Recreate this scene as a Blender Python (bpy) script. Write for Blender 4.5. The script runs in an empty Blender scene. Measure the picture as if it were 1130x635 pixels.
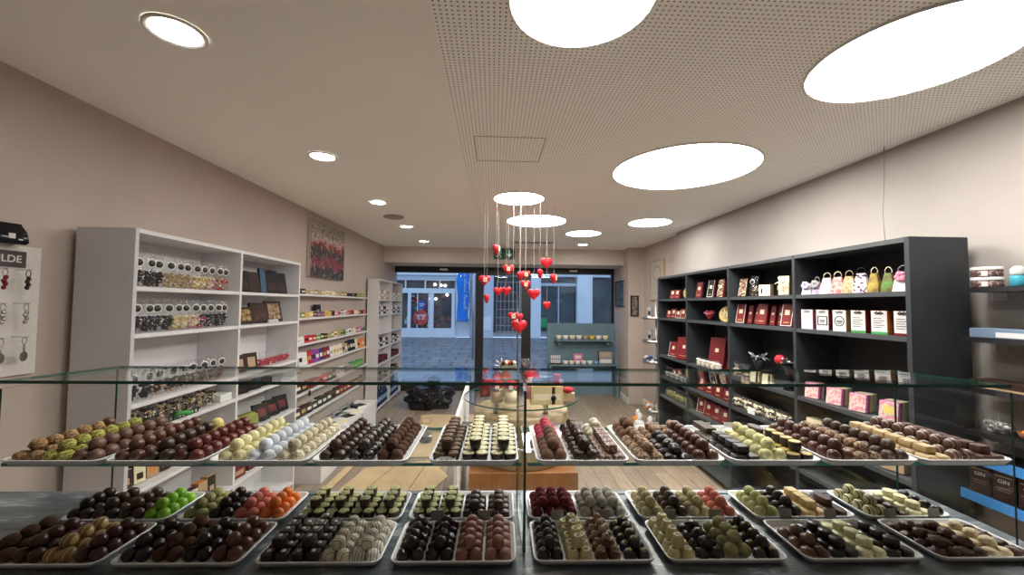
import bpy, math, random
from mathutils import Vector, Matrix, noise
random.seed(7)
SC = bpy.context.scene
COL = SC.collection
PI = math.pi
R = math.radians

# ---------------------------------------------------------------- camera, world, exposure
FPX, VX, VY, ROLL, EYE = 450.0, 545.0, 336.5, 0.55, 1.59
def make_camera():
    r = R(ROLL); dx, dy = VX-565, VY-317.5
    ux = dx*math.cos(r)+dy*math.sin(r); uy = -dx*math.sin(r)+dy*math.cos(r)
    pitch = math.atan2(uy, FPX); yaw = math.atan2(-ux, math.hypot(FPX, uy))
    F = Vector((math.sin(yaw)*math.cos(pitch), math.cos(yaw)*math.cos(pitch), math.sin(pitch)))
    Rt = Vector((math.cos(yaw), -math.sin(yaw), 0)); U = Rt.cross(F)
    R2 = Rt*math.cos(r)+U*math.sin(r); U2 = -Rt*math.sin(r)+U*math.cos(r)
    cd = bpy.data.cameras.new('camera'); cd.sensor_width = 36; cd.lens = FPX/1130*36
    cd.clip_start = 0.02; cd.clip_end = 200
    co = bpy.data.objects.new('camera', cd); COL.objects.link(co)
    m = Matrix((R2, U2, -F)).transposed().to_4x4(); m.translation = Vector((0, 0, EYE))
    co.matrix_world = m; SC.camera = co
make_camera()
SKY_COLOR, SKY_POWER = (0.50, 0.69, 1.0), 1.35
LAMP_POWER = 29.5          # emission of the round ceiling lights
SPOT_POWER = 45.0
SC.view_settings.view_transform = 'Standard'; SC.view_settings.look = 'None'
SC.view_settings.gamma = 1; SC.view_settings.use_curve_mapping = False
SC.view_settings.exposure = 0.0
SC.cycles.transparent_max_bounces = 40; SC.cycles.diffuse_bounces = 8; SC.cycles.max_bounces = 14
w = bpy.data.worlds.new('dusk_sky'); SC.world = w; w.use_nodes = True
bg = w.node_tree.nodes['Background']; bg.inputs[0].default_value = (*SKY_COLOR, 1); bg.inputs[1].default_value = SKY_POWER

# ---------------------------------------------------------------- materials
MATS = {}
def nt(name):
    m = bpy.data.materials.new(name); m.use_nodes = True
    for n in list(m.node_tree.nodes): m.node_tree.nodes.remove(n)
    return m, m.node_tree.nodes, m.node_tree.links
def mat(name, c, rough=0.5, c2=None, scale=20, metal=0, bump=0, bscale=60, emit=0, coat=0, spec=0.5, vary=0.0, contrast=(0.35, 0.65), trans=0, wave=None, sss=0):
    if name in MATS: return MATS[name]
    m, N, L = nt(name)
    out = N.new('ShaderNodeOutputMaterial'); b = N.new('ShaderNodeBsdfPrincipled')
    L.new(b.outputs[0], out.inputs[0])
    b.inputs['Roughness'].default_value = rough; b.inputs['Metallic'].default_value = metal
    b.inputs['Coat Weight'].default_value = coat; b.inputs['Specular IOR Level'].default_value = spec
    b.inputs['Transmission Weight'].default_value = trans
    if sss:
        b.inputs['Subsurface Weight'].default_value = sss; b.inputs['Subsurface Scale'].default_value = 0.005
    tc = N.new('ShaderNodeTexCoord')
    col = None
    if c2 is not None:
        mx = N.new('ShaderNodeMix'); mx.data_type = 'RGBA'
        mx.inputs[6].default_value = (*c, 1); mx.inputs[7].default_value = (*c2, 1)
        rp = N.new('ShaderNodeMapRange'); rp.inputs[1].default_value = contrast[0]; rp.inputs[2].default_value = contrast[1]
        if wave:
            t = N.new('ShaderNodeTexWave'); t.inputs['Scale'].default_value = scale; t.inputs['Distortion'].default_value = wave
            t.inputs['Detail'].default_value = 1
            t.bands_direction = 'X'; L.new(tc.outputs['Object'], t.inputs[0]); L.new(t.outputs['Fac'], rp.inputs[0])
        else:
            t = N.new('ShaderNodeTexNoise'); t.inputs['Scale'].default_value = scale; t.inputs['Detail'].default_value = 3
            L.new(tc.outputs['Object'], t.inputs[0]); L.new(t.outputs['Fac'], rp.inputs[0])
        L.new(rp.outputs[0], mx.inputs[0]); col = mx.outputs[2]
    if vary:
        oi = N.new('ShaderNodeObjectInfo'); mr = N.new('ShaderNodeMapRange')
        mr.inputs[3].default_value = 1-vary; mr.inputs[4].default_value = 1+vary
        L.new(oi.outputs['Random'], mr.inputs[0])
        hs = N.new('ShaderNodeHueSaturation'); L.new(mr.outputs[0], hs.inputs['Value'])
        if col: L.new(col, hs.inputs['Color'])
        else: hs.inputs['Color'].default_value = (*c, 1)
        col = hs.outputs[0]
    if col: L.new(col, b.inputs['Base Color'])
    else: b.inputs['Base Color'].default_value = (*c, 1)
    if bump:
        t = N.new('ShaderNodeTexNoise'); t.inputs['Scale'].default_value = bscale; L.new(tc.outputs['Object'], t.inputs[0])
        bp = N.new('ShaderNodeBump'); bp.inputs['Strength'].default_value = bump; bp.inputs['Distance'].default_value = 0.002
        L.new(t.outputs['Fac'], bp.inputs['Height']); L.new(bp.outputs[0], b.inputs['Normal'])
    if emit:
        b.inputs['Emission Color'].default_value = (*c, 1); b.inputs['Emission Strength'].default_value = emit
    MATS[name] = m; return m
def glassy(name, tint=(0.95, 0.98, 0.96), f0=0.04, rough=0.0, gain=1.0, bump=0, bscale=30, base=0.0, basecol=(1, 1, 1)):
    """thin clear sheet: see-through plus a Fresnel reflection (same for every ray)"""
    if name in MATS: return MATS[name]
    m, N, L = nt(name)
    out = N.new('ShaderNodeOutputMaterial')
    ge = N.new('ShaderNodeNewGeometry')
    dot = N.new('ShaderNodeVectorMath'); dot.operation = 'DOT_PRODUCT'
    L.new(ge.outputs['Incoming'], dot.inputs[0]); L.new(ge.outputs['Normal'], dot.inputs[1])
    ab = N.new('ShaderNodeMath'); ab.operation = 'ABSOLUTE'; L.new(dot.outputs['Value'], ab.inputs[0])
    om = N.new('ShaderNodeMath'); om.operation = 'SUBTRACT'; om.inputs[0].default_value = 1; L.new(ab.outputs[0], om.inputs[1]); om.use_clamp = True
    pw = N.new('ShaderNodeMath'); pw.operation = 'POWER'; L.new(om.outputs[0], pw.inputs[0]); pw.inputs[1].default_value = 5
    ma = N.new('ShaderNodeMath'); ma.operation = 'MULTIPLY_ADD'; L.new(pw.outputs[0], ma.inputs[0])
    ma.inputs[1].default_value = gain*(1-f0); ma.inputs[2].default_value = f0*gain; ma.use_clamp = True
    tr = N.new('ShaderNodeBsdfTransparent'); tr.inputs[0].default_value = (*tint, 1)
    gl = N.new('ShaderNodeBsdfGlossy'); gl.inputs['Roughness'].default_value = rough; gl.inputs[0].default_value = (1, 1, 1, 1)
    mx = N.new('ShaderNodeMixShader'); L.new(ma.outputs[0], mx.inputs[0]); L.new(tr.outputs[0], mx.inputs[1]); L.new(gl.outputs[0], mx.inputs[2])
    last = mx
    if base:
        d = N.new('ShaderNodeBsdfDiffuse'); d.inputs[0].default_value = (*basecol, 1)
        m2 = N.new('ShaderNodeMixShader'); m2.inputs[0].default_value = base
        L.new(mx.outputs[0], m2.inputs[1]); L.new(d.outputs[0], m2.inputs[2]); last = m2
    if bump:
        tc = N.new('ShaderNodeTexCoord'); t = N.new('ShaderNodeTexNoise'); t.inputs['Scale'].default_value = bscale
        L.new(tc.outputs['Object'], t.inputs[0])
        bp = N.new('ShaderNodeBump'); bp.inputs['Strength'].default_value = bump; bp.inputs['Distance'].default_value = 0.01
        L.new(t.outputs['Fac'], bp.inputs['Height']); L.new(bp.outputs[0], gl.inputs['Normal'])
    L.new(last.outputs[0], out.inputs[0]); MATS[name] = m; return m

# ---------------------------------------------------------------- mesh builder
class M:
    def __init__(s): s.v = []; s.f = []; s.mi = []; s.sm = []
    def add(s, vs, fs, mi=0, sm=False):
        o = len(s.v); s.v += [tuple(v) for v in vs]
        for f in fs: s.f.append([i+o for i in f]); s.mi.append(mi); s.sm.append(sm)
        return s
    def box(s, x0, x1, y0, y1, z0, z1, mi=0, mx=None):
        vs = [(x, y, z) for z in (z0, z1) for y in (y0, y1) for x in (x0, x1)]
        if mx is not None: vs = [mx @ Vector(v) for v in vs]
        return s.add(vs, [(0, 2, 3, 1), (4, 5, 7, 6), (0, 1, 5, 4), (1, 3, 7, 5), (3, 2, 6, 7), (2, 0, 4, 6)], mi)
    def loops(s, ls, mi=0, sm=True, cap0=True, cap1=True, closed=True):
        n = len(ls[0]); vs = [p for l in ls for p in l]; fs = []
        for k in range(len(ls)-1):
            for i in range(n if closed else n-1):
                j = (i+1) % n
                fs.append((k*n+i, k*n+j, (k+1)*n+j, (k+1)*n+i))
        s.add(vs, fs, mi, sm); o = len(s.v)-len(vs)
        if cap0: s.f.append([o+i for i in reversed(range(n))]); s.mi.append(mi); s.sm.append(False)
        if cap1: s.f.append([o+(len(ls)-1)*n+i for i in range(n)]); s.mi.append(mi); s.sm.append(False)
        return s
    def lathe(s, prof, n=16, c=(0, 0), mi=0, sm=True, sx=1, sy=1, cap0=True, cap1=True, lobes=0, amp=0):
        ls = []
        for r, z in prof:
            ls.append([(c[0]+sx*r*(1+amp*math.cos(lobes*2*PI*i/n))*math.cos(2*PI*i/n), c[1]+sy*r*(1+amp*math.cos(lobes*2*PI*i/n))*math.sin(2*PI*i/n), z) for i in range(n)])
        return s.loops(ls, mi, sm, cap0, cap1)
    def tube(s, pts, r, n=6, mi=0):
        pts = [Vector(p) for p in pts]; ls = []
        for i, p in enumerate(pts):
            t = (pts[min(i+1, len(pts)-1)]-pts[max(i-1, 0)]).normalized()
            a = t.cross(Vector((0, 0, 1)))
            if a.length < 0.05: a = t.cross(Vector((0, 1, 0)))
            a.normalize(); b = a.cross(t)
            ls.append([p+a*r*math.cos(2*PI*k/n)+b*r*math.sin(2*PI*k/n) for k in range(n)])
        return s.loops(ls, mi, True)
    def mesh(s, name, mats):
        me = bpy.data.meshes.new(name); me.from_pydata(s.v, [], s.f)
        me.polygons.foreach_set('material_index', s.mi); me.polygons.foreach_set('use_smooth', s.sm)
        for m in (mats if isinstance(mats, (list, tuple)) else [mats]): me.materials.append(m)
        me.update(); return me
    def build(s, name, mats, parent=None, loc=None, rz=0, rx=0, ry=0):
        o = bpy.data.objects.new(name, s.mesh(name, mats)); COL.objects.link(o)
        if parent: o.parent = parent
        if loc is not None: o.location = loc
        o.rotation_euler = (rx, ry, rz); return o
def fix(o):
    """make face normals consistent"""
    import bmesh
    bm = bmesh.new(); bm.from_mesh(o.data); bmesh.ops.recalc_face_normals(bm, faces=bm.faces); bm.to_mesh(o.data); bm.free(); return o
def rr(w, d, r, z, n=3, cx=0, cy=0):
    pts = []
    for (sx, sy, a0) in ((1, 1, 0), (-1, 1, 90), (-1, -1, 180), (1, -1, 270)):
        for k in range(n+1):
            a = R(a0+90*k/n); pts.append((cx+sx*(w-r)+r*math.cos(a), cy+sy*(d-r)+r*math.sin(a), z))
    return pts
def rbox(m, w, d, h, r=0.003, z0=0, mi=0, cx=0, cy=0, e=None):
    """rounded box: half sizes w, d; height h"""
    e = r*0.7 if e is None else e
    return m.loops([rr(w-e, d-e, max(r-e*0.5, 1e-4), z0, cx=cx, cy=cy), rr(w, d, r, z0+e, cx=cx, cy=cy), rr(w, d, r, z0+h-e, cx=cx, cy=cy), rr(w-e, d-e, max(r-e*0.5, 1e-4), z0+h, cx=cx, cy=cy)], mi, sm=False)
def tag(o, label=None, cat=None, group=None, kind=None):
    if label: o['label'] = label
    if cat: o['category'] = cat
    if group: o['group'] = group
    if kind: o['kind'] = kind
    return o
def thing(name, label, cat, loc=(0, 0, 0), rz=0, group=None, kind=None):
    o = bpy.data.objects.new(name, None); COL.objects.link(o); o.empty_display_size = 0.05
    o.location = loc; o.rotation_euler = (0, 0, rz); return tag(o, label, cat, group, kind)
def struct(name, m, mats, parent=None, **k):
    o = m.build(name, mats, parent, **k)
    if parent is None: o['kind'] = 'structure'
    return o
def copy_tree(o, parent=None):
    c = o.copy(); COL.objects.link(c)
    if parent: c.parent = parent
    for ch in o.children: copy_tree(ch, c)
    return c
ORD = ['first', 'second', 'third', 'fourth', 'fifth', 'sixth', 'seventh', 'eighth', 'ninth', 'tenth', 'eleventh', 'twelfth', 'thirteenth', 'fourteenth', 'fifteenth', 'sixteenth', 'seventeenth', 'eighteenth', 'nineteenth', 'twentieth', 'twenty-first', 'twenty-second', 'twenty-third', 'twenty-fourth', 'twenty-fifth', 'twenty-sixth']

# ---------------------------------------------------------------- room
H = 2.552
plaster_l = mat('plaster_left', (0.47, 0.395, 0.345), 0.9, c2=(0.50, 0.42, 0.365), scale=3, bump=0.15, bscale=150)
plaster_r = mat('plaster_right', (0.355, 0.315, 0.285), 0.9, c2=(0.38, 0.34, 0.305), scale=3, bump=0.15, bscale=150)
ceil_m = mat('ceiling_paint', (0.90, 0.895, 0.855), 0.9, c2=(0.92, 0.915, 0.875), scale=2)
def perforated():
    m, N, L = nt('perforated_panel'); out = N.new('ShaderNodeOutputMaterial'); b = N.new('ShaderNodeBsdfPrincipled'); L.new(b.outputs[0], out.inputs[0])
    b.inputs['Roughness'].default_value = 0.9
    tc = N.new('ShaderNodeTexCoord'); sc = N.new('ShaderNodeVectorMath'); sc.operation = 'SCALE'; sc.inputs['Scale'].default_value = 1/0.0195
    L.new(tc.outputs['Object'], sc.inputs[0])
    fr = N.new('ShaderNodeVectorMath'); fr.operation = 'FRACTION'; L.new(sc.outputs[0], fr.inputs[0])
    su = N.new('ShaderNodeVectorMath'); su.operation = 'SUBTRACT'; su.inputs[1].default_value = (0.5, 0.5, 0); L.new(fr.outputs[0], su.inputs[0])
    mu = N.new('ShaderNodeVectorMath'); mu.operation = 'MULTIPLY'; mu.inputs[1].default_value = (1, 1, 0); L.new(su.outputs[0], mu.inputs[0])
    le = N.new('ShaderNodeVectorMath'); le.operation = 'LENGTH'; L.new(mu.outputs[0], le.inputs[0])
    mr = N.new('ShaderNodeMapRange'); mr.inputs[1].default_value = 0.16; mr.inputs[2].default_value = 0.21; L.new(le.outputs['Value'], mr.inputs[0])
    mx = N.new('ShaderNodeMix'); mx.data_type = 'RGBA'; mx.inputs[6].default_value = (0.20, 0.18, 0.17, 1); mx.inputs[7].default_value = (0.95, 0.955, 0.925, 1)
    L.new(mr.outputs[0], mx.inputs[0]); L.new(mx.outputs[2], b.inputs['Base Color']); return m
perf_m = perforated()
def planks():
    m, N, L = nt('wood_planks'); out = N.new('ShaderNodeOutputMaterial'); b = N.new('ShaderNodeBsdfPrincipled'); L.new(b.outputs[0], out.inputs[0])
    b.inputs['Roughness'].default_value = 0.45
    tc = N.new('ShaderNodeTexCoord'); mp = N.new('ShaderNodeMapping'); mp.inputs['Rotation'].default_value = (0, 0, R(90)); L.new(tc.outputs['Object'], mp.inputs[0])
    br = N.new('ShaderNodeTexBrick'); br.inputs['Scale'].default_value = 1; br.inputs['Brick Width'].default_value = 1.3; br.inputs['Row Height'].default_value = 0.14
    br.inputs['Mortar Size'].default_value = 0.003; br.inputs['Color1'].default_value = (0.36, 0.27, 0.19, 1); br.inputs['Color2'].default_value = (0.24, 0.185, 0.135, 1); br.inputs['Mortar'].default_value = (0.08, 0.06, 0.05, 1)
    L.new(mp.outputs[0], br.inputs[0])
    m2 = N.new('ShaderNodeMapping'); m2.inputs['Scale'].default_value = (18, 1.5, 1); L.new(tc.outputs['Object'], m2.inputs[0])
    no = N.new('ShaderNodeTexNoise'); no.inputs['Scale'].default_value = 2.5; no.inputs['Detail'].default_value = 5; L.new(m2.outputs[0], no.inputs[0])
    mr = N.new('ShaderNodeMapRange'); mr.inputs[1].default_value = 0.3; mr.inputs[2].default_value = 0.7; mr.inputs[3].default_value = 0.75; mr.inputs[4].default_value = 1.2; L.new(no.outputs['Fac'], mr.inputs[0])
    hs = N.new('ShaderNodeHueSaturation'); L.new(br.outputs['Color'], hs.inputs['Color']); L.new(mr.outputs[0], hs.inputs['Value']); L.new(hs.outputs[0], b.inputs['Base Color']); return m
def slab(x0, x1, y0, y1, z0, z1): return M().box(x0, x1, y0, y1, z0, z1)
def wall_quad(p0, p1, t, z0, z1):
    """upright wall whose inner face runs p0-p1, t thick to the left of that direction"""
    a, b = Vector((*p0, 0)), Vector((*p1, 0)); d = (b-a).normalized(); n = Vector((-d.y, d.x, 0))*t
    m = M(); vs = [(q.x, q.y, z) for z in (z0, z1) for q in (a, b, b+n, a+n)]
    return m.add(vs, [(0, 3, 2, 1), (4, 5, 6, 7), (0, 1, 5, 4), (1, 2, 6, 5), (2, 3, 7, 6), (3, 0, 4, 7)])
def lwx(y): return -1.995+(y-1.69)*0.028       # inner face of the left wall
struct('floor', slab(-2.4, 3.0, -1.4, 7.72, -0.12, 0), planks())
struct('ceiling', slab(-2.4, 3.0, -1.4, 6.88, H, H+0.1), ceil_m)
pc = M().box(-0.215, 2.33, -1.3, 5.6, -0.002, 0.004)
struct('ceiling_perforated', pc, perf_m, loc=(0, 0, H-0.002))
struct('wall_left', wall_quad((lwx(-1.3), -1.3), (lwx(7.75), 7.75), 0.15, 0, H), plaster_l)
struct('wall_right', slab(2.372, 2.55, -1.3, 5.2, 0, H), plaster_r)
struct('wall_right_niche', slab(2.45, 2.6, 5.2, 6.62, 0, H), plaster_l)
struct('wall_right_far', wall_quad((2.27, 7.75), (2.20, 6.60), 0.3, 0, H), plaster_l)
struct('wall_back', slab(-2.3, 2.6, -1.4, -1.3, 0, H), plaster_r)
struct('wall_front_beam', slab(-2.2, 2.6, 6.88, 7.75, 2.285, H+0.1), mat('beam_paint', (0.60, 0.55, 0.50), 0.9))
wm = mat('white_trim', (0.75, 0.73, 0.70), 0.5)
struct('baseboard_right', wall_quad((2.255, 7.6), (2.187, 6.60), 0.012, 0, 0.09), wm)
struct('baseboard_niche', slab(2.435, 2.45, 5.2, 6.6, 0, 0.09), wm)
struct('baseboard_left', wall_quad((lwx(3.7)+0.012, 3.7), (lwx(6.0)+0.012, 6.0), 0.012, 0, 0.09), wm)
# shop front: black frame, two fixed panes and a glass door
blk = mat('black_frame', (0.012, 0.012, 0.014), 0.35)
pane_m = glassy('shop_window_glass', tint=(0.93, 0.96, 0.98), gain=0.8)
f = struct('window_1', M().box(-1.86, -0.34, 7.60, 7.66, 0, 0.10).box(-1.90, -1.835, 7.6, 7.66, 0, 2.285), blk)
struct('window_pane', M().box(-1.835, -0.34, 7.625, 7.633, 0.1, 2.175), pane_m, f)
f = struct('window_2', M().box(0.686, 2.25, 7.60, 7.66, 0, 0.10).box(2.21, 2.26, 7.6, 7.66, 0, 2.285), blk)
struct('window_pane', M().box(0.686, 2.21, 7.625, 7.633, 0.1, 2.175), pane_m, f)
struct('trim_1', M().box(-1.9, 2.28, 7.58, 7.68, 2.175, 2.285), blk)
struct('trim_2', M().box(-0.34, -0.19, 7.57, 7.69, 0, 2.175), blk)
struct('trim_3', M().box(0.517, 0.686, 7.57, 7.69, 0, 2.175), blk)
d = struct('door_1', M().box(-0.19, 0.517, 7.60, 7.66, 0.0, 0.08).box(-0.19, 0.517, 7.60, 7.66, 2.135, 2.175), blk)
struct('door_glass', M().box(-0.19, 0.517, 7.625, 7.633, 0.08, 2.135), pane_m, d)
steel = mat('brushed_steel', (0.55, 0.55, 0.56), 0.3, metal=1)
struct('door_handle', M().tube([(0.44, 7.56, 0.35), (0.44, 7.56, 1.95)], 0.016, 8).tube([(0.44, 7.56, 0.5), (0.44, 7.63, 0.5)], 0.01).tube([(0.44, 7.56, 1.8), (0.44, 7.63, 1.8)], 0.01), steel, d)
# access hatch, slot grille in the ceiling
hm = mat('hatch_edge', (0.35, 0.33, 0.31), 0.8)
g = M(); 
for a in ((-0.125, 0.29, 2.285, 2.290), (-0.125, 0.29, 2.675, 2.680), (-0.125, -0.12, 2.285, 2.68), (0.285, 0.29, 2.285, 2.68)): g.box(*a, -0.003, 0)
struct('trim_4', g, hm, loc=(0, 0, H-0.004))
struct('trim_5', M().box(0.30, 0.90, 6.15, 6.19, -0.006, 0, 1).box(0.30, 0.90, 6.23, 6.27, -0.006, 0, 1).box(0.28, 0.92, 6.12, 6.30, -0.003, 0, 0), [ceil_m, mat('slot_dark', (0.05, 0.05, 0.05), 0.8)], loc=(0, 0, H-0.0002))
# ---------------------------------------------------------------- ceiling lights
lamp_m = mat('lamp_diffuser', (1.0, 0.985, 0.95), 0.5, emit=LAMP_POWER)
spot_m = mat('spot_diffuser', (1.0, 0.95, 0.88), 0.5, emit=SPOT_POWER)
rim_m = mat('lamp_rim', (0.7, 0.68, 0.66), 0.4)
LOC = ['small round ceiling light near the middle, just before the hanging hearts', 'medium round ceiling light directly above the hanging hearts', 'large round ceiling light in front of the right wall, fully visible', 'small round ceiling light near the right wall, above the dark shelves', 'farthest small round ceiling light in the perforated ceiling', 'big round ceiling light cut off at the top right corner', 'round ceiling light cut off by the top edge of view']
for i, (x, y, r) in enumerate(((0.214, 3.62, 0.224), (0.472, 4.58, 0.333), (1.308, 2.75, 0.475), (1.77, 4.55, 0.235), (1.172, 5.32, 0.227), (1.58, 1.45, 0.33), (0.265, 1.226, 0.226))):
    t = thing('ceiling_light', LOC[i], 'light', (x, y, H-0.006), 0, 'round flat ceiling lights')
    M().lathe([(r+0.008, 0.004), (r+0.008, -0.006), (r, -0.008), (r-0.002, 0.003)], 48, cap0=False, cap1=False).build('rim', rim_m, t)
    M().lathe([(r-0.001, 0.002), (r-0.001, -0.004), (r*0.98, -0.005)], 48).build('diffuser', lamp_m, t)
DL = ['nearest', 'second nearest', 'third nearest', 'fourth nearest', 'farthest']
for i, (x, y, r) in enumerate(((-1.142, 1.463, 0.095), (-1.132, 2.685, 0.09), (-1.11, 3.88, 0.085), (-1.096, 5.08, 0.085), (-1.081, 6.27, 0.085), (1.387, 6.33, 0.085))):
    t = thing('downlight', ('%s downlight of the row on the left ceiling' % DL[i]) if i < 5 else 'downlight at the far right end of the ceiling', 'light', (x, y, H-0.0005), 0, 'round downlights')
    M().lathe([(r, 0), (r, -0.008), (r*0.93, -0.010), (r*0.78, -0.002)], 32, cap0=False, cap1=False).build('rim', wm, t)
    M().lathe([(r*0.80, -0.001), (r*0.80, -0.004), (r*0.3, -0.006)], 24).build('diffuser', spot_m, t)
tag(M().lathe([(0.11, 0), (0.11, -0.01), (0.095, -0.016), (0.02, -0.018)], 32).build('ceiling_speaker', mat('speaker_grey', (0.30, 0.28, 0.26), 0.7, c2=(0.36, 0.33, 0.31), scale=300), loc=(-1.113, 4.51, H-0.001)), 'round grey flush speaker in the left part of the ceiling', 'speaker')
# ---------------------------------------------------------------- the street outside
def paving():
    m, N, L = nt('stone_paving'); out = N.new('ShaderNodeOutputMaterial'); b = N.new('ShaderNodeBsdfPrincipled'); L.new(b.outputs[0], out.inputs[0])
    b.inputs['Roughness'].default_value = 0.6
    tc = N.new('ShaderNodeTexCoord'); br = N.new('ShaderNodeTexBrick'); br.inputs['Scale'].default_value = 1; br.inputs['Brick Width'].default_value = 0.75; br.inputs['Row Height'].default_value = 0.6
    br.inputs['Mortar Size'].default_value = 0.03; br.inputs['Color1'].default_value = (0.16, 0.17, 0.18, 1); br.inputs['Color2'].default_value = (0.24, 0.25, 0.265, 1); br.inputs['Mortar'].default_value = (0.08, 0.08, 0.09, 1)
    L.new(tc.outputs['Object'], br.inputs[0]); L.new(br.outputs[0], b.inputs['Base Color']); return m
struct('street_paving', slab(-12, 12, 7.72, 20.0, -0.15, -0.02), paving())
fac = mat('facade_paint', (0.62, 0.66, 0.72), 0.8); fac2 = mat('facade_white', (0.80, 0.82, 0.85), 0.6)
stone = mat('facade_stone', (0.30, 0.30, 0.31), 0.8, c2=(0.38, 0.38, 0.39), scale=3)
dkw = mat('dark_interior', (0.03, 0.035, 0.04), 0.4, c2=(0.10, 0.09, 0.08), scale=1.5)
win_out = mat('dark_window', (0.015, 0.03, 0.035), 0.08, c2=(0.05, 0.07, 0.07), scale=1.2)
b = thing('shop_building', 'pale shopfront with white framed glass doors across the street, seen through left window', 'building', (0, 0, 0))
M().box(-9, -1.17, 20.35, 24, -0.02, 9).build('wall', fac, b)
M().box(-9, -1.86, 19.95, 20.35, 2.75, 3.0).box(-1.85, -1.17, 19.9, 20.35, 0.9, 2.75).build('fascia', fac, b)
M().box(-9, -1.17, 19.8, 20.0, 3.0, 3.12).build('ledge', fac2, b)
M().box(-9, -1.98, 20.30, 20.36, 0.06, 2.75).build('shop_window', dkw, b)
g = M().box(-9, -1.88, 20.0, 20.1, -0.02, 0.42).box(-9, -1.88, 20.0, 20.1, 2.12, 2.36)
for x in (-4.95, -4.10, -3.05, -1.98): g.box(x-0.075, x+0.075, 19.98, 20.1, 0, 2.36)
for x in (-4.3, -2.65, -3.35): g.box(x-0.03, x+0.03, 20.0, 20.06, 2.36, 2.75)
for x in (-3.16, -2.94, -3.7): g.box(x-0.02, x+0.02, 19.96, 20.0, 0.4, 2.1)
g.build('door_frame', fac2, b)
rnd = random.Random(3)
wares = M()
for k in range(40):
    x = rnd.uniform(-4.9, -2.1); z = rnd.uniform(0.5, 2.0); s = rnd.uniform(0.04, 0.11)
    wares.box(x-s, x+s, 20.22, 20.29, z-s, z+s, rnd.choice([0, 0, 1, 2, 3]))
tag(wares.build('window_goods', [mat('ware_brown', (0.25, 0.10, 0.06), 0.6), mat('ware_blue', (0.10, 0.22, 0.50), 0.6), mat('ware_pale', (0.55, 0.55, 0.5), 0.6), mat('ware_red', (0.4, 0.05, 0.04), 0.6)], b), kind='stuff')
for (x, z) in ((-3.1, 1.85), (-2.85, 1.85), (-2.9, 2.55), (-2.6, 2.52), (-2.4, 2.5), (-2.3, 2.05)):
    M().lathe([(0.01, -0.07), (0.06, -0.04), (0.075, 0), (0.06, 0.04), (0.01, 0.07)], 12).build('shop_lamp', mat('shop_lamp_glow', (1, 0.9, 0.75), emit=5), b, loc=(x, 20.15, z))
def disc_y(r, t=0.01, n=32, mi=0):
    m = M(); m.loops([[(r*math.cos(2*PI*i/n), 0, r*math.sin(2*PI*i/n)) for i in range(n)], [(r*math.cos(2*PI*i/n), -t, r*math.sin(2*PI*i/n)) for i in range(n)]], mi, False); return m
red_sign = mat('sign_red', (0.55, 0.04, 0.04), 0.5); wht = mat('white_print', (0.85, 0.85, 0.83), 0.6); blu = mat('sign_blue', (0.03, 0.10, 0.45), 0.5)
s = disc_y(0.37).build('round_sign', red_sign, b, loc=(-3.52, 19.97, 0.93))
g = M()
for (zz, ww) in ((0.10, 0.24), (0.02, 0.2), (-0.08, 0.17)):
    for k in range(5):
        if k != 2 or zz > 0.05: g.box(-ww+k*ww*0.42, -ww+k*ww*0.42+ww*0.3, -0.02, -0.012, zz, zz+0.05)
g.build('lettering', wht, s)
s = M().lathe([(0.2, 0), (0.2, 0.01)], 24).build('oval_sign', blu, b, loc=(-3.5, 19.97, 1.55), rx=R(90))
M().box(-0.12, 0.12, 0.02, 0.05, 0.012, 0.016).box(-0.08, 0.08, -0.06, -0.03, 0.012, 0.016).build('lettering', wht, s)
# banner
bn = thing('street_banner', 'tall blue fabric banner with white script hanging outside the left window', 'banner', (-0.90, 12.0, 0))
g = M(); n = 18; ls = []
for k in range(n+1):
    z = 2.9-1.82*k/n; w0 = 0.19-0.03*(k/n); xo = 0.02*math.sin(k*0.7)
    ls.append([(-w0+xo, 0.02*math.sin(k*0.5), z), (-w0*0.4+xo, 0.03*math.sin(k*0.5+1), z), (w0*0.4+xo, 0.02*math.sin(k*0.4+2), z), (w0+xo, 0.03*math.sin(k*0.5+3), z), (w0+xo, 0.03*math.sin(k*0.5+3)+0.008, z), (w0*0.4+xo, 0.028+0.02*math.sin(k*0.4+2), z), (-w0*0.4+xo, 0.038, z), (-w0+xo, 0.03, z)])
g.loops(ls, 0, True).build('cloth', mat('banner_blue', (0.01, 0.22, 0.75), 0.7), bn)
g = M(); z = 1.45
for k in range(15):
    h = 0.06 if k % 4 else 0.12
    g.tube([(0.02, -0.05, z), (0.02+h, -0.05, z+0.03), (0.02+h*0.5, -0.05, z+0.06), (0.02, -0.05, z+0.07)], 0.009, 5); z += 0.085+(0.06 if k in (4, 9) else 0)
g.build('lettering', wht, bn)
M().tube([(-0.22, 0.02, 2.9), (0.30, 0.02, 2.9)], 0.02).tube([(0.30, 0.02, -0.02), (0.30, 0.02, 3.4)], 0.03).build('pole', steel, bn)
b = thing('stone_building', 'building across the street with pale columns, metal grille and dark windows', 'building', (0, 0, 0))
M().box(-0.95, 12, 20.6, 24, -0.02, 9).box(-1.15, -0.62, 20.0, 20.6, -0.02, 3.2).build('wall', stone, b)
for (x0, x1) in ((-0.62, -0.02), (1.72, 2.30), (4.1, 4.85)): M().box(x0, x1, 19.9, 20.6, -0.02, 3.6).build('column', fac2 if x0 != -0.62 else fac, b)
M().box(-0.95, 12, 19.95, 20.6, 3.0, 3.5).build('lintel', fac, b)
M().box(-0.02, 1.72, 20.5, 20.6, 0.2, 3.0).build('doorway', dkw, b)
g = M()
for k in range(8): g.box(0.12+k*0.2, 0.145+k*0.2, 20.05, 20.09, 0.25, 2.7)
for z in (0.25, 0.55, 0.95, 1.35, 1.75, 2.2, 2.7): g.box(0.1, 1.6, 20.04, 20.08, z, z+0.03)
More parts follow.
